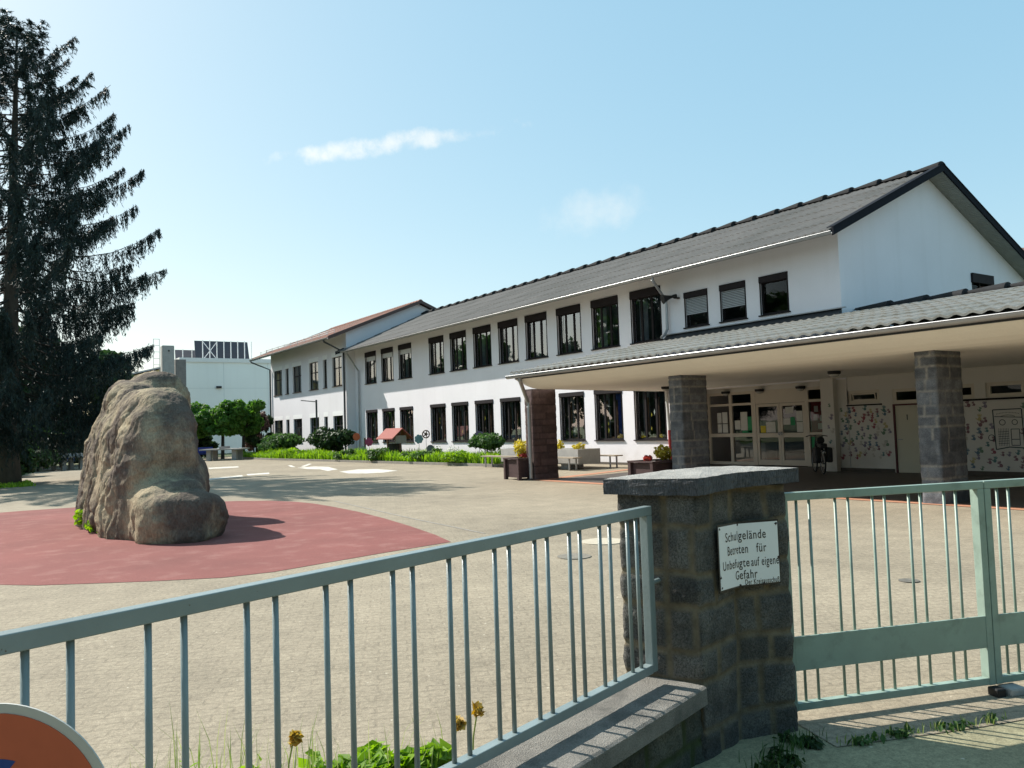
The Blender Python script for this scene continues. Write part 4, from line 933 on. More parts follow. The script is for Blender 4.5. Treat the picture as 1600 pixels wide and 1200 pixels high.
MB().tube([FP(-.02, 0, .8), FP(.1, 0, .8)], .012, 8).build('wall_anchor', 'teal', fence)

# ------------------------------------------------------------------ gate
def GP(s, t, z): p = G_O + dG * s + nG * t; return (p.x, p.y, z)
def gate(lo, hi, bars, label, rev=False):
    g_ = thing('gate_leaf', label, 'gate', GP((lo + hi) / 2, 0, 0), 'leaves of the green school gate')
    def gb(s0, s1, z0, z1, t0, t1, name, bev=.003): return MB().obox(Vector(GP((s0 + s1) / 2, (t0 + t1) / 2, (z0 + z1) / 2)), dG * ((s1 - s0) / 2), nG * ((t1 - t0) / 2), Vector((0, 0, (z1 - z0) / 2))).build(name, 'gate', g_, bevel=bev)
    gb(lo, hi, 1.118, 1.16, -.03, .012, 'top_rail'); gb(lo + .042, hi - .042, .052, .09, -.03, .010, 'bottom_rail')
    for s in (lo, hi - .0415): gb(s, s + .0415, .05, 1.1175, -.045, .011, 'stile')
    gb(lo + .042, hi - .042, .252, .424, -.004, .009, 'band_panel', .002)
    for s in bars:
        MB().tube([GP(s, -.013, .0895), GP(s, -.013, 1.1185)], .0075, 12).build('bar', 'gate', g_, smooth=True)
    return g_
gate(-.02, 1.2525, [.085, .161, .318, .397, .548, .624, .778, .852, 1.007, 1.083], 'left leaf of the green barred gate hung on the stone pillar')
gate(1.2575, 2.53, [1.363 + .2315 * k + d for k in range(5) for d in (0, .077)], 'right leaf of the green barred gate cut by the picture edge')
gs_ = thing('gate_stop', 'low concrete gate stop with a black catch in the ground under the gate', 'gate stop', GP(1.25, .02, 0))
mb = MB(); c_ = Vector(GP(1.335, .03, .018)); mb.obox(c_, dG * .055, nG * .05, Vector((0, 0, .024))); mb.build('block', 'concrete', gs_, bevel=.012)
MB().obox(Vector(GP(1.235, .03, .018)), dG * .03, nG * .035, Vector((0, 0, .026))).build('catch', 'black', gs_, bevel=.008)

# ------------------------------------------------------------------ round road sign at the lower left
fwd = Vector((-_r[0][2], -_r[1][2], -_r[2][2]))
rs_ = Vector((.0525, 1.56, .952)); nrm = (-fwd + Vector((0, 0, .0))).normalized()
rsn = thing('road_sign', 'round no stopping road sign, faded red with a blue centre and grey rim', 'road sign', (rs_.x, rs_.y, 0))
mb = MB(); mb.disc(rs_, nrm, .1845, .003, 72); mb.build('rim', 'roadgrey', rsn)
mb = MB(); mb.disc(rs_ + nrm * .0022, nrm, .169, .0012, 72); mb.build('red_disc', 'roadred', rsn)
ax = nrm.cross(Vector((0, 0, 1))).normalized() * -1; ay = nrm.cross(ax) 
if ay.z < 0: ay = -ay
for q in range(4):
    c0 = q * math.pi / 2; pts = [rs_ + nrm * .0032 + (ax * math.sin(t) + ay * math.cos(t)) * .0965 for t in [c0 - .31 + .62 * i / 10 for i in range(11)]]; pts.append(rs_ + nrm * .0032 + (ax * math.sin(c0) + ay * math.cos(c0)) * .058)
    MB().add(pts, [tuple(range(len(pts)))]).build('blue_field', 'roadblue', rsn, fix=False)
bk = rs_ - nrm * .032
MB().tube([(bk.x, bk.y, 0), (bk.x, bk.y, rs_.z + .15)], .026, 14).build('pole', 'zinc', rsn)

# ------------------------------------------------------------------ climbing rock
def rock():
    g = np.array; bq = R_(10.0); rt = np.array((math.cos(bq), -math.sin(bq), 0)); aw = np.array((math.sin(bq), math.cos(bq), 0)); O = np.array((2.12, 12.0, 0))
    bm = bmesh.new()
    def blob(x, y, z, rx, ry, rz, p=2.6, rot=0., lean=0., taper=0.):
        r = bmesh.ops.create_icosphere(bm, subdivisions=4, radius=1); c_, s_ = math.cos(R_(rot)), math.sin(R_(rot))
        for vt in r['verts']:
            c = vt.co; k = (abs(c.x) ** p + abs(c.y) ** p + abs(c.z) ** p) ** (-1 / p); zz = z + c.z * k * rz; q_ = 1 - taper * max(0, zz) / (z + rz); a, b2 = c.x * k * rx * q_, c.y * k * ry * (1 - .3 * taper * max(0, zz) / (z + rz))
            vt.co = (x + a * c_ - b2 * s_ + lean * max(0, zz), y + a * s_ + b2 * c_, zz)
    for a in ROCK: blob(*a)
    me = bpy.data.meshes.new('tmp'); bm.to_mesh(me); bm.free(); ob = bpy.data.objects.new('tmp', me); COL.objects.link(ob)
    m = ob.modifiers.new('r', 'REMESH'); m.mode = 'VOXEL'; m.voxel_size = .045
    m = ob.modifiers.new('s', 'SMOOTH'); m.iterations = 9; m.factor = .5
    m = ob.modifiers.new('d', 'SUBSURF'); m.levels = 1; m.render_levels = 1
    dg = bpy.context.evaluated_depsgraph_get(); me2 = bpy.data.meshes.new_from_object(ob.evaluated_get(dg)); bpy.data.objects.remove(ob)
    bm = bmesh.new(); bm.from_mesh(me2); bm.normal_update()
    for v in bm.verts:
        p = v.co.copy(); n = v.normal.copy()
        side = max(0, min(1, -n.x * 1.5 + .35)) * max(0, 1 - max(0, n.z) * 1.1) * max(0, min(1, (p.y - 13.75) * 2)); wrp = Vector((mnoise.noise(p * 1.7), mnoise.noise(p * 1.7 + Vector((9, 0, 0))), 0)) * .25; pw = p + wrp
        rid = max(0, 1 - 2.2 * abs(mnoise.noise(Vector((pw.x * 2.1, pw.y * 2.1, p.z * .55)))))
        rid2 = max(0, 1 - 2.6 * abs(mnoise.noise(Vector((pw.x * 4.6 + 9, pw.y * 4.6, p.z * 1.1)))))
        fl = 1 - 2 * abs(mnoise.noise(Vector((p.x * 1.9 + 4, p.y * 1.9, p.z * 3.2)))); fl2 = 1 - 2 * abs(mnoise.noise(Vector((p.x * 5 + 4, p.y * 5, p.z * 8))))
        rm = mnoise.ridged_multi_fractal(Vector((p.x * 1.3, p.y * 1.3, p.z * 1.0)), .9, 2.15, 7, .95, 2.0)
        d = .05 * mnoise.noise(p * 1.2) + .052 * (rm - 1.1) + .006 * mnoise.noise(p * 45)
        d -= (.11 * rid ** 3 + .05 * rid2 ** 3) * side; d += .022 * fl * (1 - .6 * side) + .008 * fl2
        pit = mnoise.noise(Vector((p.x * 6 + 3, p.y * 6, p.z * 4.5))); d -= .14 * max(0, pit - .42) * side
        v.co = p + n * d
        if v.co.z < -.05: v.co.z = -.05
    bm.to_mesh(me2); bm.free(); me2.materials.clear(); me2.materials.append(MT['rock'])
    me2.polygons.foreach_set('use_smooth', [True] * len(me2.polygons)); me2.name = 'climbing_rock'
    # local origin
    c = Vector((2.8, 15, 0)); me2.transform(Matrix.Translation(-c))
    o = bpy.data.objects.new('climbing_rock', me2); COL.objects.link(o); o.location = c
    return tag(o, 'big brown artificial climbing rock standing on the red play surface', 'climbing rock')
ROCK = [(2.78, 13.10, .28, .58, .54, .42, 4.0, -39), (2.68, 14.0, .35, .60, 1.0, .60, 3.2), (2.52, 15.1, .95, .80, 1.6, 1.44, 3.4, 0, .10, .30), (2.32, 16.3, .85, .62, 2.1, 1.26, 3.6, 0, .10, .22), (2.55, 16.8, 1.2, .66, 1.0, 1.50, 3.2, 0, .07, .22),
        (3.16, 17.0, 1.35, .58, .70, 1.50, 3.8), (2.98, 15.0, .4, .54, 1.4, .95, 3.0), (3.30, 16.9, .5, .64, .85, 1.0, 3.0)]
MT['rock'] = mat('rock_brown', (.36, .295, .195), .95, .25, 1.6, 1.2, 26, fine=.25, fscale=34, col2=(.125, .10, .08), c2scale=1.1, c2lo=.40, c2hi=.56, stretch=(1.2, 1.2, .6), spec=.15)
rock()
def plant_patch(name, label, cat, base, vf, m, stems=None):
    t = thing(name, label, cat, base)
    mesh('foliage', vf[0], vf[1], m, t)
    return t
v1 = leaves([(1.80, 15.3, .12), (1.74, 16.2, .2), (1.9, 14.6, .07)], [(.09, .2, .09), (.09, .22, .15), (.08, .2, .06)], 150, .06, 3)
plant_patch('weed_clump', 'yellow green weeds growing at the left foot of the climbing rock', 'weeds', (1.95, 14.8, 0), v1, 'leafbed')

# ------------------------------------------------------------------ spruce
def spruce(bx, by, H, seed):
    g = np.random.default_rng(seed)
    t = thing('spruce_tree', 'tall dark spruce with drooping twigs at the left edge of the courtyard', 'tree', (bx, by, 0))
    mb = MB(); pts = [(bx + .34 * z / H, by, z) for z in np.linspace(-.1, H, 14)]; mb.tube(pts, [.40 * (1 - .93 * i / 13) + (.12 if i == 0 else 0) for i in range(14)], 14); mb.build('trunk', 'bark', t, smooth=True)
    prof = [(2.2, 2.8), (3.2, 4.1), (4.2, 4.8), (6.2, 5.3), (8.5, 5.3), (11.3, 4.7), (13.4, 4.0), (14.6, 3.4), (15.4, 2.9), (16.1, 2.2), (16.9, 1.1), (H, .3)]
    zs, rsv = zip(*prof)
    tw_p, tw_d, tw_s = [], [], []; br = MB(); z = 2.4
    while z < H - .3:
        nb = 6; a0 = g.random() * 6.28
        for b in range(nb):
            az = a0 + b * 6.283 / nb + g.normal() * .28; Lr = float(np.interp(z, zs, rsv)) * g.uniform(.62, 1.10); zz = z + g.normal() * .16
            frac = z / H; n = 12; P = []
            rise = np.interp(frac, [0, .35, .6, .85, 1], [-.30, -.18, .02, .30, .9]); tip = np.interp(frac, [0, .5, 1], [.20, .17, .12]) * g.uniform(.4, 1.5)
            for i in range(n + 1):
                s = i / n; r = Lr * s; h = rise * Lr * s - .10 * Lr * math.sin(math.pi * s) + tip * Lr * s ** 3
                w_ = .06 * Lr * s * math.sin(s * 3 + b)
                P.append((bx + .34 * zz / H + math.cos(az) * r - math.sin(az) * w_, by + math.sin(az) * r + math.cos(az) * w_, zz + h))
            P = np.array(P); br.tube(P[::2].tolist(), [max(.045 * Lr / 5 * (1 - i / 6), .008) for i in range(len(P[::2]))], 4, caps=False)
            m = int(Lr * 31); ss = g.random(m) ** .75 * .9 + .10
            keep = g.random(m) < np.interp(ss, [.1, .30, .5, 1], [.10, .28, .9, 1]); ss = ss[keep]; m = len(ss)
            idx = np.minimum((ss * n).astype(int), n - 1); fr = (ss * n - idx)[:, None]; base = P[idx] * (1 - fr) + P[idx + 1] * fr
            ln_ = np.interp(ss, [.1, .5, .85, 1], [.6, 1.05, .75, .34]) * np.interp(frac, [0, .6, .9, 1], [1.15, .95, .55, .35]) * g.uniform(.45, 1.25, m)
            lat = g.choice([-1, 1], m) * g.uniform(.1, .55, m) * np.interp(frac, [0, 1], [.8, 1.3])
            d = np.zeros((m, 3)); d[:, 2] = -1; d[:, 0] += -math.sin(az) * lat + math.cos(az) * .12; d[:, 1] += math.cos(az) * lat + math.sin(az) * .12
            upf = np.interp(frac, [.7, 1], [0, 1.1]); d[:, 2] += upf
            d /= np.linalg.norm(d, axis=1)[:, None]
            tw_p.append(base); tw_d.append(d); tw_s.append(ln_)
        z += g.uniform(.34, .5)
    br.build('branches', 'bark2', t, fix=False)
    tp, td, tl = np.concatenate(tw_p), np.concatenate(tw_d), np.concatenate(tw_s)
    K = 17; n = len(tp); k = np.repeat(np.arange(n), K); s = g.random(n * K)
    c = tp[k] + td[k] * (tl[k] * s)[:, None] + g.normal(size=(n * K, 3)) * .028
    d = td[k] + g.normal(size=(n * K, 3)) * .42; d /= np.linalg.norm(d, axis=1)[:, None]
    sd_ = np.cross(d, g.normal(size=(n * K, 3))); sd_ /= np.linalg.norm(sd_, axis=1)[:, None]
    l = g.uniform(.10, .20, n * K)[:, None]; wv = g.uniform(.010, .020, n * K)[:, None]
    v = np.stack([c - d * l * .5, c + sd_ * wv, c + d * l * .7, c - sd_ * wv], 1).reshape(-1, 3)
    mesh('needles', v, np.arange(len(v)).reshape(-1, 4), 'spruce', t)
spruce(1.42, 36.0, 17.9, 4)

# ------------------------------------------------------------------ broadleaf trees and shrubs
def tree(name, label, cat, x, y, h, r, trunk_h, m, seed, n=5200, leaf=.26, group=None, blobs=14, squash=1.0, tr=.16, bark='bark2', lean=0.):
    g = random.Random(seed); t = thing(name, label, cat, (x, y, 0), group)
    cz = (trunk_h + h) / 2; rz = (h - trunk_h) / 2 * squash
    C_, R2 = [], []
    for k in range(blobs):
        a, q = g.uniform(0, 6.283), g.uniform(.25, .8); zz = g.uniform(-.75, .8)
        s = math.sqrt(max(.15, 1 - zz * zz)); C_.append((x + math.cos(a) * r * q * s, y + math.sin(a) * r * q * s, cz + zz * rz)); R2.append((r * g.uniform(.26, .46), r * g.uniform(.26, .46), rz * g.uniform(.24, .4)))
    mb = MB(); mb.tube([(x, y, -.05), (x + lean * .5, y, trunk_h * .6), (x + lean, y, trunk_h + (h - trunk_h) * .45)], [tr * 1.15, tr * .85, tr * .4], 10)
    for c in C_[:8]:
        mb.tube([(x + lean * .7, y, trunk_h * .9), ((x + c[0]) / 2, (y + c[1]) / 2, (trunk_h + c[2]) / 2 + .2), c], [tr * .5, tr * .3, tr * .08], 6, caps=False)
    mb.build('trunk', bark, t, fix=False)
    v, f = leaves(C_, R2, n, leaf, seed, shell=.2); mesh('crown', v, f, m, t); return t
# flat trained plane trees in front of the hall
for i, (x, y, l) in enumerate(((13.25, 58.5, 'flat clipped tree nearest the rock, above the blue bench'), (15.0, 57.6, 'flat clipped tree above the concrete table tennis table'), (16.6, 58.2, 'flat clipped tree next to the white school wing'))):
    g = random.Random(60 + i); t = thing('clipped_tree', l, 'tree', (x, y, 0), 'flat clipped trees before the hall')
    C_ = [(x + g.uniform(-1.05, 1.05), y + g.uniform(-1.0, 1.0), 2.9 + g.uniform(-1.0, .85)) for _ in range(30)]
    mb = MB(); mb.tube([(x, y, -.05), (x + .03, y, 1.5), (x, y, 2.9)], [.13, .10, .08], 10)
    for c in C_[:10]: mb.tube([(x, y, 1.6), ((x + c[0]) / 2, (y + c[1]) / 2, (1.9 + c[2]) / 2 + .2), c], [.05, .04, .02], 6, caps=False)
    mb.build('trunk', 'bark2', t, fix=False)
    v, f = leaves(C_, [(.5, .55, .40)] * 30, 7800, .17, 90 + i, shell=.3, up=.4); mesh('crown', v, f, 'leafbright', t)
# dark belt of trees behind the spruce
BK = [(-7.5, 50, 10, 4.2, 'leafdark', 'dark broadleaf tree behind the spruce at the picture edge'), (-1.2, 55, 9.2, 3.6, 'leafdark', 'dark broadleaf tree straight behind the spruce trunk'), (3.0, 58, 8.6, 3.4, 'leafdark', 'dark broadleaf tree between the spruce trunk and the rock'), (6.8, 62, 7.8, 3.0, 'leafdark', 'dark broadleaf tree just left of the rock top'), (10.0, 66, 6.2, 2.6, 'leafdark', 'low dark tree behind the rock'), (.8, 63, 10, 4, 'leafmid', 'lighter green tree glimpsed through the spruce')]
for i, (x, y, h, r, m_, l) in enumerate(BK): tree('broadleaf_tree', l, 'tree', x, y, h, r, .7, m_, 200 + i, n=5200, leaf=.32, group='trees beyond the spruce', blobs=18)
SH = [(1.9, 43.5, 1.5, 1.2, 'leafdark', 'dark bush beside the spruce trunk'), (3.4, 50.5, 2.5, 1.7, 'leafmid', 'mid green bush with yellowish leaves left of the rock'), (5.0, 56.5, 2.3, 1.7, 'leafdark', 'dark bush beside the table tennis table left of the rock'), (7.6, 60.8, 2.4, 1.8, 'leafdark', 'dark bush behind the table tennis table left of the rock'), (.2, 46.5, 3.4, 1.9, 'leafdark', 'tall dark bush behind the spruce trunk'), (-2.5, 41, 2.6, 2.0, 'leafdark', 'dark bush left of the spruce trunk'), (11.3, 62.5, 2.0, 1.4, 'leafdark', 'dark bush behind the blue bench'), (14.6, 62.2, 1.9, 1.3, 'leafdark', 'round dark bush behind the concrete table tennis table')]
for i, (x, y, h, r, m_, l) in enumerate(SH): tree('bush', l, 'bush', x, y, h, r, .15, m_, 300 + i, n=1900, leaf=.20, group='bushes round the courtyard', blobs=12, tr=.06)
tree('lilac_bush', 'purple leaved bush at the far corner of the white wing', 'bush', 18.0, 59.6, 3.3, 1.0, .3, 'leafpurple', 330, n=2400, leaf=.16, blobs=14, tr=.06)
tree('conifer_bush', 'dark green bush against the corner of the white wing', 'bush', 18.9, 60.9, 3.6, .8, .1, 'leafdark', 331, n=2200, leaf=.16, blobs=12, tr=.08)
tree('yew_bush', 'low dark bush between the clipped trees and the white wing', 'bush', 17.6, 59.0, 1.9, 1.1, .1, 'leafdark', 332, n=1900, leaf=.15, blobs=10, tr=.05)
# lawn patch and table on the left
g = np.random.default_rng(2); pts = np.stack([g.uniform(.2, 2.2, 900), g.uniform(33.5, 37.2, 900), np.zeros(900)], 1)
v, f = blades(pts, .06, .16, .03, 5); stuff(mesh('lawn_grass', v, f, 'leafbed'), 'patch of bright grass at the foot of the spruce', 'grass')

# ------------------------------------------------------------------ tables and benches
def tt(x, y, rz, label):
    t = thing('table_tennis_table', label, 'table', (x, y, 0), 'concrete table tennis tables')
    MB().box(x - .76, x + .76, y - 1.37, y + 1.37, .68, .76).build('table_top', 'concrete', t)
    for sx in (-.45, .45): 
        for sy in (-.85, .85): MB().box(x + sx - .10, x + sx + .10, y + sy - .15, y + sy + .15, 0, .679).build('leg', 'concrete', t)
    MB().box(x - .80, x + .80, y - .012, y + .012, .761, .91).build('net', 'zinc', t); t.rotation_euler[2] = rz; return t
tt(14.2, 54.0, .9, 'concrete table tennis table under the clipped trees'); tt(4.9, 51.4, .2, 'concrete table tennis table half hidden by the left side of the rock')
def blue_bench(x, y, label):
    t = thing('blue_bench', label, 'bench', (x, y, 0), 'blue benches by the tables')
    MB().box(x - .9, x + .9, y - .2, y + .2, .42, .47).build('seat', 'blueseat', t); MB().box(x - .9, x + .9, y + .2, y + .24, .5, .88).build('backrest', 'blueseat', t)
    for s in (-.7, .7): MB().box(x + s - .03, x + s + .03, y - .17, y + .22, 0, .42).build('leg', 'zincdark', t)
blue_bench(13.0, 55.6, 'blue bench right of the rock under the clipped trees'); blue_bench(4.6, 53.6, 'blue bench in the shade left of the rock')

# ------------------------------------------------------------------ hall and roofs behind
hall = thing('sports_hall', 'pale flat roofed hall with panel joints behind the clipped trees', 'hall', (25, 85, 0))
MB().box(16.2, 42, 76, 100, 0, 8.4).build('wall', 'hall', hall); MB().box(16.1, 42.1, 75.88, 100.1, 8.4, 8.78).build('roof_edge', 'whitemetal', hall)
mb = MB()
for x in (20.0, 24.1, 27.9, 31.7): mb.box(x - .02, x + .02, 75.99, 76.0, 0, 8.4)
mb.box(16.2, 42, 75.988, 75.999, 6.0, 6.03); mb.build('panel_joints', 'joint', hall)
MB().box(19.3, 19.75, 75.8, 76.0, 6.0, 6.2).build('wall_light', 'black', hall)
ch = thing('chimney', 'square grey concrete chimney beside the pale hall', 'chimney', (14, 70, 0))
MB().box(13.55, 14.48, 70, 70.9, 0, 9.2).build('stack', 'concrete', ch, bevel=.05); MB().box(14.75, 15.6, 71, 71.8, 0, 8.15).build('side_shaft', mat('dark_concrete', (.2, .19, .18), .9, .2, 3), ch)
MB().disc((14.05, 69.99, 8.75), (0, 1, 0), .07, .04, 14).build('vent', 'black', ch)
ld = thing('roof_ladder', 'thin caged steel ladder left of the concrete chimney', 'ladder', (13.2, 70.5, 6.5)); 
for x in (12.95, 13.4): MB().tube([(x, 70.4, 6.2), (x, 70.4, 9.75)], .02, 6).build('rail', 'zinc', ld)
for k in range(5): MB().box(12.95, 13.4, 70.38, 70.42, 7.6 + k * .53, 7.63 + k * .53).build('rung', 'zinc', ld)
yb = thing('yellow_annex', 'low pale yellow building with a lean-to roof behind the rock', 'building', (12, 76, 0)); MB().ext([(9.5, 0), (15.5, 0), (15.5, 8.0), (11.5, 7.0), (9.5, 6.5)], 1, 78, 86).build('wall', 'yellowwall', yb); MB().ext([(9.3, 6.55), (15.6, 8.12), (15.6, 8.25), (9.3, 6.68)], 1, 77.6, 86).build('roof', 'zinc', yb)
for x0, x1, zt_, l, y0 in ((18.6, 23.7, 10.95, 'larger tilted solar panel rack on the hall roof', 79.2), (17.3, 19.5, 10.25, 'smaller tilted solar panel rack at the left of the hall roof', 81.5)):
    t = thing('solar_rack', l, 'solar panels', ((x0 + x1) / 2, y0, 8.78), 'solar racks on the hall roof')
    # module plane leans away from the viewer
    MB().add([(x0 - .35, y0, 8.82), (x1 - .35, y0, 8.82), (x1, y0 + 1.9, zt_), (x0, y0 + 1.9, zt_), (x0 - .35, y0 + .05, 8.8), (x1 - .35, y0 + .05, 8.8), (x1, y0 + 1.95, zt_ - .02), (x0, y0 + 1.95, zt_ - .02)], [(0, 1, 2, 3), (4, 7, 6, 5), (0, 4, 5, 1), (1, 5, 6, 2), (2, 6, 7, 3), (3, 7, 4, 0)]).build('modules', 'solar', t)
    n = 8 if x1 - x0 > 3 else 3
    for k in range(n): 
        xx = x0 + .3 + (x1 - x0 - .5) * k / (n - 1); MB().box(xx - .035, xx + .035, y0 - .12, y0 - .04, 8.78, zt_ - .15).build('support', 'whitemetal', t)
    if n == 8:
        xa, xb = x0 + .3, x0 + .3 + 2 * (x1 - x0 - .5) / 7
        for p, q in (((xa, 8.9), (xb, zt_ - .3)), ((xa, zt_ - .3), (xb, 8.9))): MB().tube([(p[0], y0 - .14 - .03 * (p[1] > 9), p[1]), (q[0], y0 - .14 - .03 * (p[1] > 9), q[1])], .035, 6).build('brace', 'whitemetal', t)
nh = thing('neighbour_house', 'house with a brown tiled roof just showing behind the gable at the right', 'house', (46, 14, 0))
MB().box(41, 51, 6, 21, 0, 6.2).build('wall', 'plaster2', nh); mb = MB(); roof_slope(mb, 40.3, 6.1, 46, 8.75, 5.5, 21.5, .4, .03, 12, .03); roof_slope(mb, 51.7, 6.1, 46, 8.75, 5.5, 21.5, .4, .03, 12, .03); mb.build('roof', mat('brown_tiles', (.16, .11, .08), .85, .3, 2), nh, fix=False)
sdh = thing('satellite_dish', 'satellite dish on the brown roof behind the gable', 'satellite dish', (43.2, 17.6, 8.0))
mb = MB(); mb.tube([(43.2, 18.0, 8.85), (43.1, 17.95, 8.87), (43.02, 17.9, 8.9)], [.75, .6, .2], 24); mb.build('dish', mat('dish_bronze', (.35, .22, .17), .4, .1, 3, metal=.4), sdh, smooth=True); MB().tube([(43.25, 18.0, 7.2), (43.25, 18.0, 8.8)], .04, 8).build('mast', 'zinc', sdh)

# ------------------------------------------------------------------ flower bed along the facade
BED = [(15.7, 55.5), (15.7, 49.4), (16.3, 42.5), (16.75, 35.4), (17.1, 29.8), (17.24, 27.0), (17.3, 26.3)]
bedp = BED + [(20.15, 26.3), (20.15, 46.4), (19.6, 46.4), (19.6, 58), (16.5, 58)]
struct(MB().prism(bedp, -.01, .07).build('flower_bed_soil', 'soil'))
kb = MB()
for (a, b), (c, d) in zip(BED, BED[1:]):
    v = Vector((c - a, d - b, 0)); l = v.length; v.normalize(); kb.obox(((a + c) / 2, (b + d) / 2, .045), v * (l / 2), Vector((-v.y, v.x, 0)) * .05, (0, 0, .065))
kb.obox((18.7, 26.28, .045), (1.45, 0, 0), (0, .05, 0), (0, 0, .065))
struct(kb.build('bed_kerb', 'kerb'))
g = np.random.default_rng(12); n = 16000; yy = g.uniform(26.6, 56, n); xe = np.interp(yy, [26.3, 29.8, 35.4, 42.5, 49.4, 55.5], [17.24, 17.1, 16.75, 16.3, 15.7, 15.7]); xw = np.where(yy < 46.4, 19.2, 18.6)
xx = xe + .08 + (xw - xe - .08) * g.random(n) ** 1.3; pts = np.stack([xx, yy, np.full(n, .06)], 1)
hsel = .5 + .5 * np.array([mnoise.noise(Vector((a * .8, b * .45, 0))) for a, b in zip(xx, yy)])
v, f = blades(pts, .3, .62, .03, 6, .8); v = v.reshape(-1, 5, 3); v[:, :, 2] = .06 + (v[:, :, 2] - .06) * (.25 + 1.15 * hsel)[:, None]; v = v.reshape(-1, 3)
stuff(mesh('bed_plants', v, f, 'leafbed'), 'bright green low plants filling the bed along the white wall', 'plants')
def shrub(label, y0, y1, x, h, m, seed, n=2200, leaf=.10, name='shrub'):
    g = random.Random(seed); yc = (y0 + y1) / 2; ry = (y1 - y0) / 2; t = thing(name, label, 'shrub', (x, yc, .06), 'shrubs in the flower bed')
    C_ = [(x + g.uniform(-.5, .5) * ry, yc + g.uniform(-.56, .56) * ry, .15 + h * g.uniform(.2, .74)) for _ in range(11)]
    mb = MB()
    for c in C_: mb.tube([(x + g.uniform(-.1, .1), yc + g.uniform(-.1, .1), .02), ((x + c[0]) / 2, (yc + c[1]) / 2, c[2] * .6), c], [.02, .014, .006], 5, caps=False)
    mb.build('stem', 'bark2', t, fix=False)
    v, f = leaves(C_, [(ry * q_, ry * q_, h * q_ * .62) for q_ in [g.uniform(.2, .46) for _ in range(11)]], n, leaf, seed, shell=.05, up=.2); mesh('foliage', v, f, m, t)
shrub('grey green shrub in front of the far wing windows', 50.8, 55.0, 17.6, 1.6, 'leafmid', 401, 3000, .14)
shrub('large dark green shrub at the corner between the wing and the long wall', 43.2, 46.6, 17.8, 1.95, 'leafdark', 402, 3600, .14)
shrub('leafy green shrub at the near end of the flower bed', 27.4, 29.5, 18.3, 1.25, 'leafmid', 403, 3200, .11)
shrub('low pale leaved plant below the small red roofed well', 35.6, 37.4, 17.15, .62, 'leafmid', 404, 1200, .09)
shrub('low light green plant in the middle of the flower bed', 31.8, 33.6, 17.2, .55, 'leafmid', 405, 1000, .08)
shrub('low creeping plant spilling over the kerb at the near end of the bed', 28.4, 30.3, 17.25, .5, 'leafbed', 406, 1000, .08)
shrub('pale green tuft in the bed in front of the lamp post', 46.6, 48.4, 16.5, .6, 'leafbed', 407, 900, .09)
shrub('small white flowered plant in the bed left of the leafy green shrub', 30.9, 32.0, 18.2, .7, 'bloomwhite', 408, 260, .06)
shrub('grey green low plant in the bed between the well and the large dark shrub', 39.5, 41.2, 16.9, .55, 'leafmid', 409, 900, .09)
shrub('airy twiggy plant beside the dark grey oval ornament', 32.6, 33.4, 18.4, .8, 'leafmid', 410, 160, .07)
# garden ornaments on stakes
def stake(x, y, z, h0=.06): return MB().tube([(x, y, h0), (x, y, z)], .010, 6)
def orn(kind, label, x, y, z, r, m, holes=0):
    t = thing('garden_ornament', label, 'garden ornament', (x, y, .06), 'ornaments on stakes in the bed'); stake(x, y, z - (r * .8)).build('stake', 'orn_grey', t)
    mb = MB(); nr = Vector((-.75, -.65, 0)).normalized(); c = Vector((x, y, z)); a = Vector((-nr.y, nr.x, 0)); b = Vector((0, 0, 1))
    if kind == 'disc': mb.disc(c, nr, r, .02, 20)
    elif kind == 'ring': mb.torus(c, nr, r * .85, r * .14, 24, 8); mb.torus(c, nr, r * .25, r * .15, 14, 6); [mb.tube([c, c + (a * math.cos(k * 1.257) + b * math.sin(k * 1.257)) * r * .85], r * .11, 6) for k in range(5)]
    else:
        for k in range(7):
            q = c + (a * math.cos(k * .898) + b * math.sin(k * .898)) * r * .62; mb.disc(q + nr * .004 * k, nr, r * .4, .014, 12)
        mb.disc(c - nr * -.03, nr, r * .3, .02, 12)
    mb.build('head', m, t)
orn('disc', 'orange round ornament on a stake beside the large dark shrub', 18.5, 42.6, 1.28, .22, 'orn_orange')
orn('flower', 'magenta flower ornament below the leftmost ground floor window', 18.5, 40.9, .98, .24, 'orn_pink')
orn('disc', 'pale blue drop ornament under the magenta flower', 18.3, 41.2, .62, .12, 'orn_teal')
orn('flower', 'blue grey flower ornament touching the brown wheel ornament', 18.5, 35.05, 1.10, .23, 'orn_teal')
orn('ring', 'brown wheel ornament with five openings', 18.6, 34.5, 1.33, .21, 'orn_brown')
orn('disc', 'dark grey oval ornament low in the bed right of the brown wheel', 18.5, 33.9, .62, .2, 'orn_grey')
orn('flower', 'violet flower ornament above the leafy shrub near the bench', 18.5, 29.5, 1.2, .22, 'orn_violet')
wl = thing('garden_well', 'small ornamental well with a red tiled roof in the flower bed', 'garden well', (18.3, 37.3, .06))
mb = MB(); mb.ext([(17.72, 1.12), (18.3, 1.62), (18.88, 1.12), (18.88, 1.17), (18.3, 1.68), (17.72, 1.17)], 1, 36.4, 38.3); mb.build('roof', 'redtile', wl)
MB().tube([(18.3, 37.35, .05), (18.3, 37.35, .6), (18.3, 37.35, .9)], [.42, .38, .36], 14).build('shaft', 'bark2', wl)
MB().box(18.0, 18.6, 36.6, 36.68, .9, 1.3).build('gable_board', 'kerb', wl)
for y in (36.69, 38.1): MB().box(18.26, 18.34, y, y + .08, .5, 1.55).build('post', 'frame2', wl)
sp = thing('lamp_post', 'slim dark lamp post with a flat head in front of the far wing', 'street lamp', (17.5, 46.1, .06))
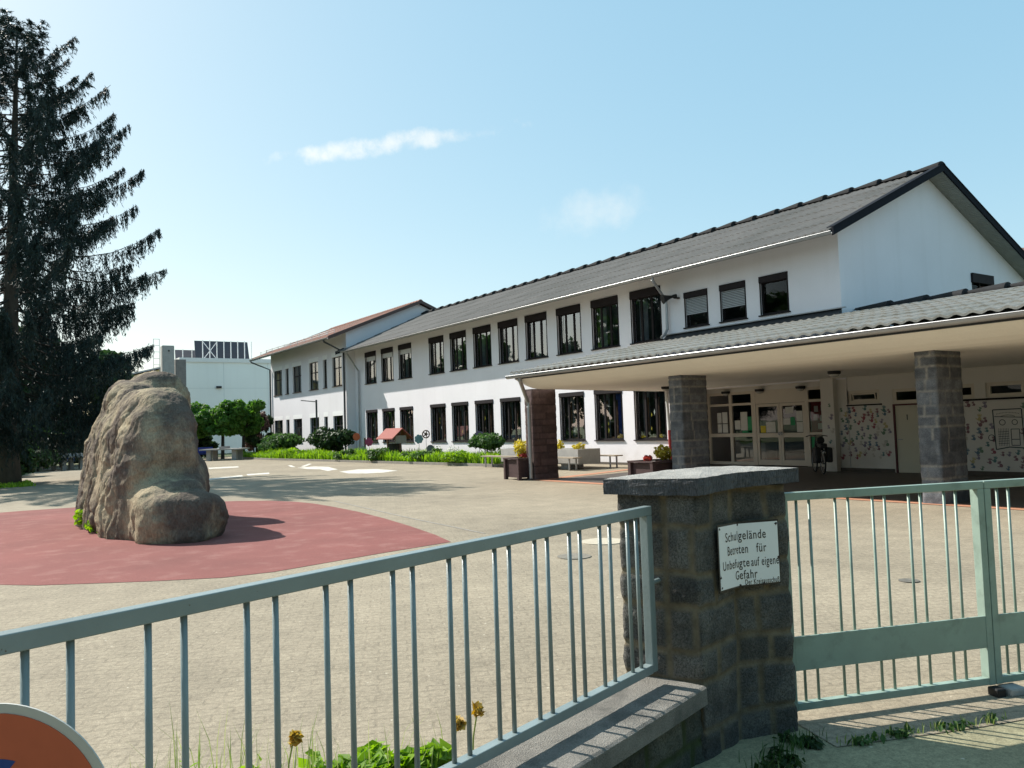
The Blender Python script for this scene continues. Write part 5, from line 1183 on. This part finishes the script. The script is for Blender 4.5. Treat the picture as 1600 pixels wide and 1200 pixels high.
MB().tube([(17.5, 46.1, 0), (17.5, 46.1, 3.55)], .055, 10).build('pole', 'zincdark', sp); MB().obox((17.12, 46.45, 3.5), Vector((-.30, .28, .05)), Vector((.07, .07, 0)), (0, 0, .025)).build('lamp_head', 'zincdark', sp)
tag(MB().obox((18.9, 42.35, .62), (.03, .02, 0), (-.02, .03, 0), (0, 0, .58)).build('wooden_stake', 'frame2'), 'brown wooden post between the orange ornament and the wall', 'post')

# ------------------------------------------------------------------ concrete trough with benches, wooden planters
tr = thing('concrete_trough', 'long pale concrete plant trough behind the brown column', 'planter', (17.9, 24, 0))
mb = MB(); X0, X1, Y0_, Y1_ = 17.35, 18.35, 21.35, 26.1
for a in ((X0, X0 + .09, Y0_, Y1_), (X1 - .09, X1, Y0_, Y1_), (X0 + .09, X1 - .09, Y0_, Y0_ + .09), (X0 + .09, X1 - .09, Y1_ - .09, Y1_)): mb.box(*a, .18, .70)
mb.box(X0 + .09, X1 - .09, Y0_ + .09, Y1_ - .09, .18, .6); mb.build('basin', 'concrete', tr)
for y in (22.1, 25.0): MB().box(X0 + .15, X1 - .15, y, y + .4, 0, .18).build('foot', 'concrete', tr)
def bench(x, y0, y1, label):
    t = thing('bench', label, 'bench', (x, (y0 + y1) / 2, 0), 'benches along the concrete trough'); MB().box(x - .2, x + .2, y0, y1, .41, .45).build('seat', 'bench', t)
    for y in (y0 + .25, y1 - .3):
        for sx in (-.15, .15): MB().box(x + sx - .02, x + sx + .02, y, y + .05, 0, .41).build('leg', 'zinc', t)
bench(17.05, 21.0, 23.6, 'grey wooden bench in front of the concrete trough right of the brown column'); bench(17.05, 24.2, 26.8, 'grey wooden bench at the left end of the concrete trough beside the bed'); bench(18.66, 20.75, 23.4, 'grey wooden bench between the concrete trough and the white wall')
def flowers(label, pts, m, seed, bl=None, n=240, leaf=.07):
    c = np.mean([p[:3] for p in pts], 0); t = thing('flowering_plant', label, 'plant', tuple(c), 'flowering plants in the planters')
    v, f = leaves([p[:3] for p in pts], [(p[3], p[3], p[4]) for p in pts], n, leaf, seed, shell=.1, up=.3); mesh('foliage', v, f, m, t)
    if bl: v, f = leaves([b[:3] for b in bl[1]], [(b[3], b[3], b[4]) for b in bl[1]], 90, .06, seed + 1, shell=.1); mesh('blossom', v, f, bl[0], t)
    mb = MB(); [mb.tube([(p[0], p[1], p[2] - p[4] - .18), (p[0], p[1], p[2])], .006, 5) for p in pts]; mb.build('stem', 'leafmid', t, fix=False)
flowers('yellow plant in the concrete trough left of the brown column', [(17.8, 24.6, .92, .3, .22), (17.7, 25.3, .86, .26, .18), (17.8, 23.9, .86, .22, .18)], 'leafyellow', 501, n=380, leaf=.09)
flowers('thin yellow green plant in the concrete trough just right of the brown column', [(17.8, 22.9, .86, .12, .2), (17.75, 22.8, .78, .14, .1)], 'leafyellow', 502, n=120)
flowers('small yellow green plant at the right end of the concrete trough', [(17.8, 21.75, .80, .16, .12), (17.8, 22.0, .76, .14, .08)], 'leafyellow', 503, n=140)
def planter(x, y, rz, label):
    t = thing('wooden_planter', label, 'planter', (x, y, 0), 'dark brown wooden planters'); h = .40
    for a in ((-h, h, -h, -h + .04), (-h, h, h - .04, h), (-h, -h + .04, -h + .04, h - .04), (h - .04, h, -h + .04, h - .04)): MB().box(x + a[0], x + a[1], y + a[2], y + a[3], .07, .58).build('box_side', 'woodpl', t)
    MB().box(x - h + .04, x + h - .04, y - h + .04, y + h - .04, .07, .52).build('soil', 'soil', t)
    for sx in (-1, 1):
        for sy in (-1, 1): MB().box(x + sx * (h + .02) - .05, x + sx * (h + .02) + .05, y + sy * (h + .02) - .05, y + sy * (h + .02) + .05, 0, .60).build('corner_post', 'woodpl', t)
    mb = MB(); mb.box(x - h - .08, x + h + .08, y - h - .08, y - h + .03, .601, .64); mb.box(x - h - .08, x + h + .08, y + h - .03, y + h + .08, .601, .64); mb.box(x - h - .08, x - h + .03, y - h + .03, y + h - .03, .601, .64); mb.box(x + h - .03, x + h + .08, y - h + .03, y + h - .03, .601, .64); mb.build('rim', 'woodpl', t)
    t.rotation_euler[2] = rz
planter(13.68, 19.32, -.12, 'dark brown wooden planter standing against the brown stone column')
planter(13.62, 13.85, -.1, 'dark wooden planter behind the pillar cap in front of the middle column')
flowers('yellow plant with red flowers in the planter at the brown column', [(13.55, 19.3, .86, .2, .2), (13.75, 19.4, .8, .18, .14)], 'leafyellow', 504, ('bloomred', [(13.6, 19.2, .70, .2, .05)]), n=260)
flowers('yellow green plant with red flowers in the planter behind the pillar cap', [(13.75, 13.75, .84, .2, .16), (13.9, 13.8, .76, .2, .12)], 'leafyellow', 505, ('bloomred', [(13.38, 13.85, .70, .12, .05)]), n=260)

# ------------------------------------------------------------------ bicycle leaning in the porch
def bicycle(x, y, head, label):
    t = thing('bicycle', label, 'bicycle', (x, y, 0)); d = D(head); s = Vector((d.y, -d.x, 0)); up = Vector((0, 0, 1))
    def P(a, z, o=0): return Vector((x, y, 0)) + d * a + up * z + s * o
    for a in (0, 1.05):
        wh_ = MB(); wh_.torus(P(a, .345), s, .325, .022, 40, 8); wo = wh_.build('wheel', 'rubber', t, smooth=True)
        r = MB(); r.torus(P(a, .345), s, .298, .009, 36, 6)
        for k in range(14): r.tube([P(a, .345), P(a + .298 * math.cos(k * .4488), .345 + .298 * math.sin(k * .4488))], .0025, 4, caps=False)
        r.build('rim', 'zinc', wo)
    f = MB()
    for p, q, r_ in ((P(0, .345), P(.42, .28), .012), (P(0, .345), P(.3, .75), .010), (P(.42, .28), P(.28, .82), .017), (P(.42, .28), P(.86, .78), .019), (P(.3, .72), P(.85, .82), .016), (P(.84, .9), P(1.05, .345), .016)): f.tube([p, q], r_, 8)
    f.build('frame', 'black', t)
    MB().tube([P(.12, .90), P(.26, .92), P(.42, .91)], [.10, .08, .025], 12).build('saddle', 'black', t)
    h = MB(); h.tube([P(.82, .9), P(.80, 1.02)], .013, 8); h.tube([P(.62, 1.0, -.28), P(.78, 1.03, -.15), P(.82, 1.03, 0), P(.78, 1.03, .15), P(.62, 1.0, .28)], .013, 8); h.build('handlebar', 'black', t)
    for o in (-.15, .15): MB().obox(P(-.03, .52, o), d * .17, s * .075, up * .2).build('pannier', 'black', t, bevel=.04)
    MB().obox(P(-.02, .76), d * .2, s * .09, up * .07).build('rack_bag', 'black', t, bevel=.03); MB().disc(P(-.22, .58), d, .035, .02, 12).build('reflector', 'whitemetal', t)
    MB().obox(P(.42, .26, .12), d * .05, s * .045, up * .012).obox(P(.42, .30, -.12), d * .05, s * .045, up * .012).build('pedal', 'black', t)
bicycle(18.95, 13.0, 44, 'black city bicycle with black side bags parked in front of the entrance')

# ------------------------------------------------------------------ weeds near the wall and gate
def weeds(label, c, nb, h, spread, nl, m1_='leafgrass', m2_='leafbed', seed=1, name='weed_clump', leaf=.035, run=0):
    g = np.random.default_rng(seed); t = thing(name, label, 'weeds', (c[0], c[1], 0), 'weeds along the wall')
    pts = np.stack([c[0] + g.normal(0, spread, nb), c[1] + g.normal(0, spread * .6, nb), np.zeros(nb)], 1)
    if run: pts = np.array([(c[0] + dG.x * q + nG.x * w_, c[1] + dG.y * q + nG.y * w_, 0) for q, w_ in zip(g.uniform(0, run, nb) ** 1.0, g.normal(0, .022, nb))])
    v, f = blades(pts, h * .4, h, .0024, seed, .7); mesh('blades', v, f, m1_, t)['kind'] = 'stuff'
    if nl:
        cc = [(c[0] + g.normal(0, spread), c[1] + g.normal(0, spread * .5), h * .18) for _ in range(9)]
        if run: cc = [(c[0] + dG.x * q + g.normal(0, .02), c[1] + dG.y * q + g.normal(0, .02), h * .2) for q in g.uniform(0, run, 9)]
        v, f = leaves(cc, [(.065, .055, h * .16)] * 9, nl, leaf, seed + 1, shell=.1, up=.6, aspect=1.9); mesh('foliage', v, f, m2_, t)
    return t
def behind(s, t): p = A_F + dF * s - nF * t; return (p.x, p.y)
weeds('tall pale grass clump far left behind the fence', behind(-1.42, 1.45), 46, .36, .13, 40, seed=11)
weeds('tall grass clump behind the fence left of the leafy weeds', behind(-1.20, 1.12), 40, .33, .12, 120, seed=14, leaf=.04)
weeds('bright leafy weeds behind the middle of the fence', behind(-.98, .98), 20, .26, .12, 300, seed=12, leaf=.05)
weeds('bright leafy weeds behind the fence just left of the coping end', behind(-.74, .82), 14, .26, .10, 300, seed=13, leaf=.05)
weeds('small grass tuft at the far left behind the road sign', behind(-1.62, 1.6), 22, .20, .08, 20, seed=15)
def daffodil(label, x, y, h, seed):
    g = random.Random(seed); t = thing('withered_daffodil', label, 'flower', (x, y, 0), 'withered daffodils behind the fence'); mb = MB(); mb.tube([(x, y, 0), (x + .01, y, h * .6), (x + .03, y - .01, h)], .0035, 6); mb.build('stem', 'leafgrass', t)
    v, f = leaves([(x + .035, y - .012, h)], [(.022, .022, .028)], 26, .03, seed, shell=.1); mesh('blossom', v, f, 'bloomyellow', t)
for i, (s, t_, h, l) in enumerate(((-.66, .56, .30, 'withered yellow daffodil nearest the pillar'), (-.77, .58, .27, 'withered yellow daffodil left of the tallest one'), (-1.28, 1.05, .27, 'withered orange daffodil beside a fence bar over the grass'))):
    p = behind(s, t_); daffodil(l, p[0], p[1], h, 31 + i)
q1 = G_O + nG * .33
weeds('low weeds running along the joint below the left gate leaf', (q1.x + .02, q1.y), 110, .055, .05, 130, 'leafgrass', 'leafmid', seed=51, leaf=.022, run=1.0)
weeds('dark low weeds in the shade at the foot of the stone pillar', (3.25, 2.45), 60, .07, .07, 90, 'leafmid', 'leafdark', seed=52, leaf=.025)
weeds('yellowish weeds around the gate stop', (4.86, 2.0), 40, .045, .05, 60, 'leafgrass', 'leafmid', seed=54, leaf=.02)
weeds('dark weeds where the low wall meets the pillar', (3.0, 2.38), 60, .09, .08, 90, 'leafmid', 'leafdark', seed=55, leaf=.025)

# ------------------------------------------------------------------ unseen hedge added behind the viewer to dim sky light; park trees at left
hb = MB(); hp_ = [(-26, 1), (-9, -7), (3, -13), (26, -18)]; cs_ = []; rs2 = []; g = random.Random(77)
for (a, b), (c, d) in zip(hp_, hp_[1:]):
    for k in range(9): q = (k + .5) / 9; cs_.append((a + (c - a) * q, b + (d - b) * q, g.uniform(2.6, 4.2))); rs2.append((1.9, 1.9, g.uniform(3.0, 4.4)))
v, f = leaves(cs_, rs2, 15000, .55, 78, shell=.5)
stuff(mesh('sky_blocking_hedge', v, f, 'leafdark'), 'unseen tall hedge added behind the viewer to block sky light', 'hedge')

cs_ = []; rs2 = []
for k in range(22): cs_.append((g.uniform(-40, -15), g.uniform(40, 66), g.uniform(3.5, 13))); rs2.append((3.6, 3.6, g.uniform(3, 4.5)))
v, f = leaves(cs_, rs2, 18000, .6, 79, shell=.4)
stuff(mesh('park_trees', v, f, 'leafmid'), 'mass of park trees left of the spruce', 'trees')
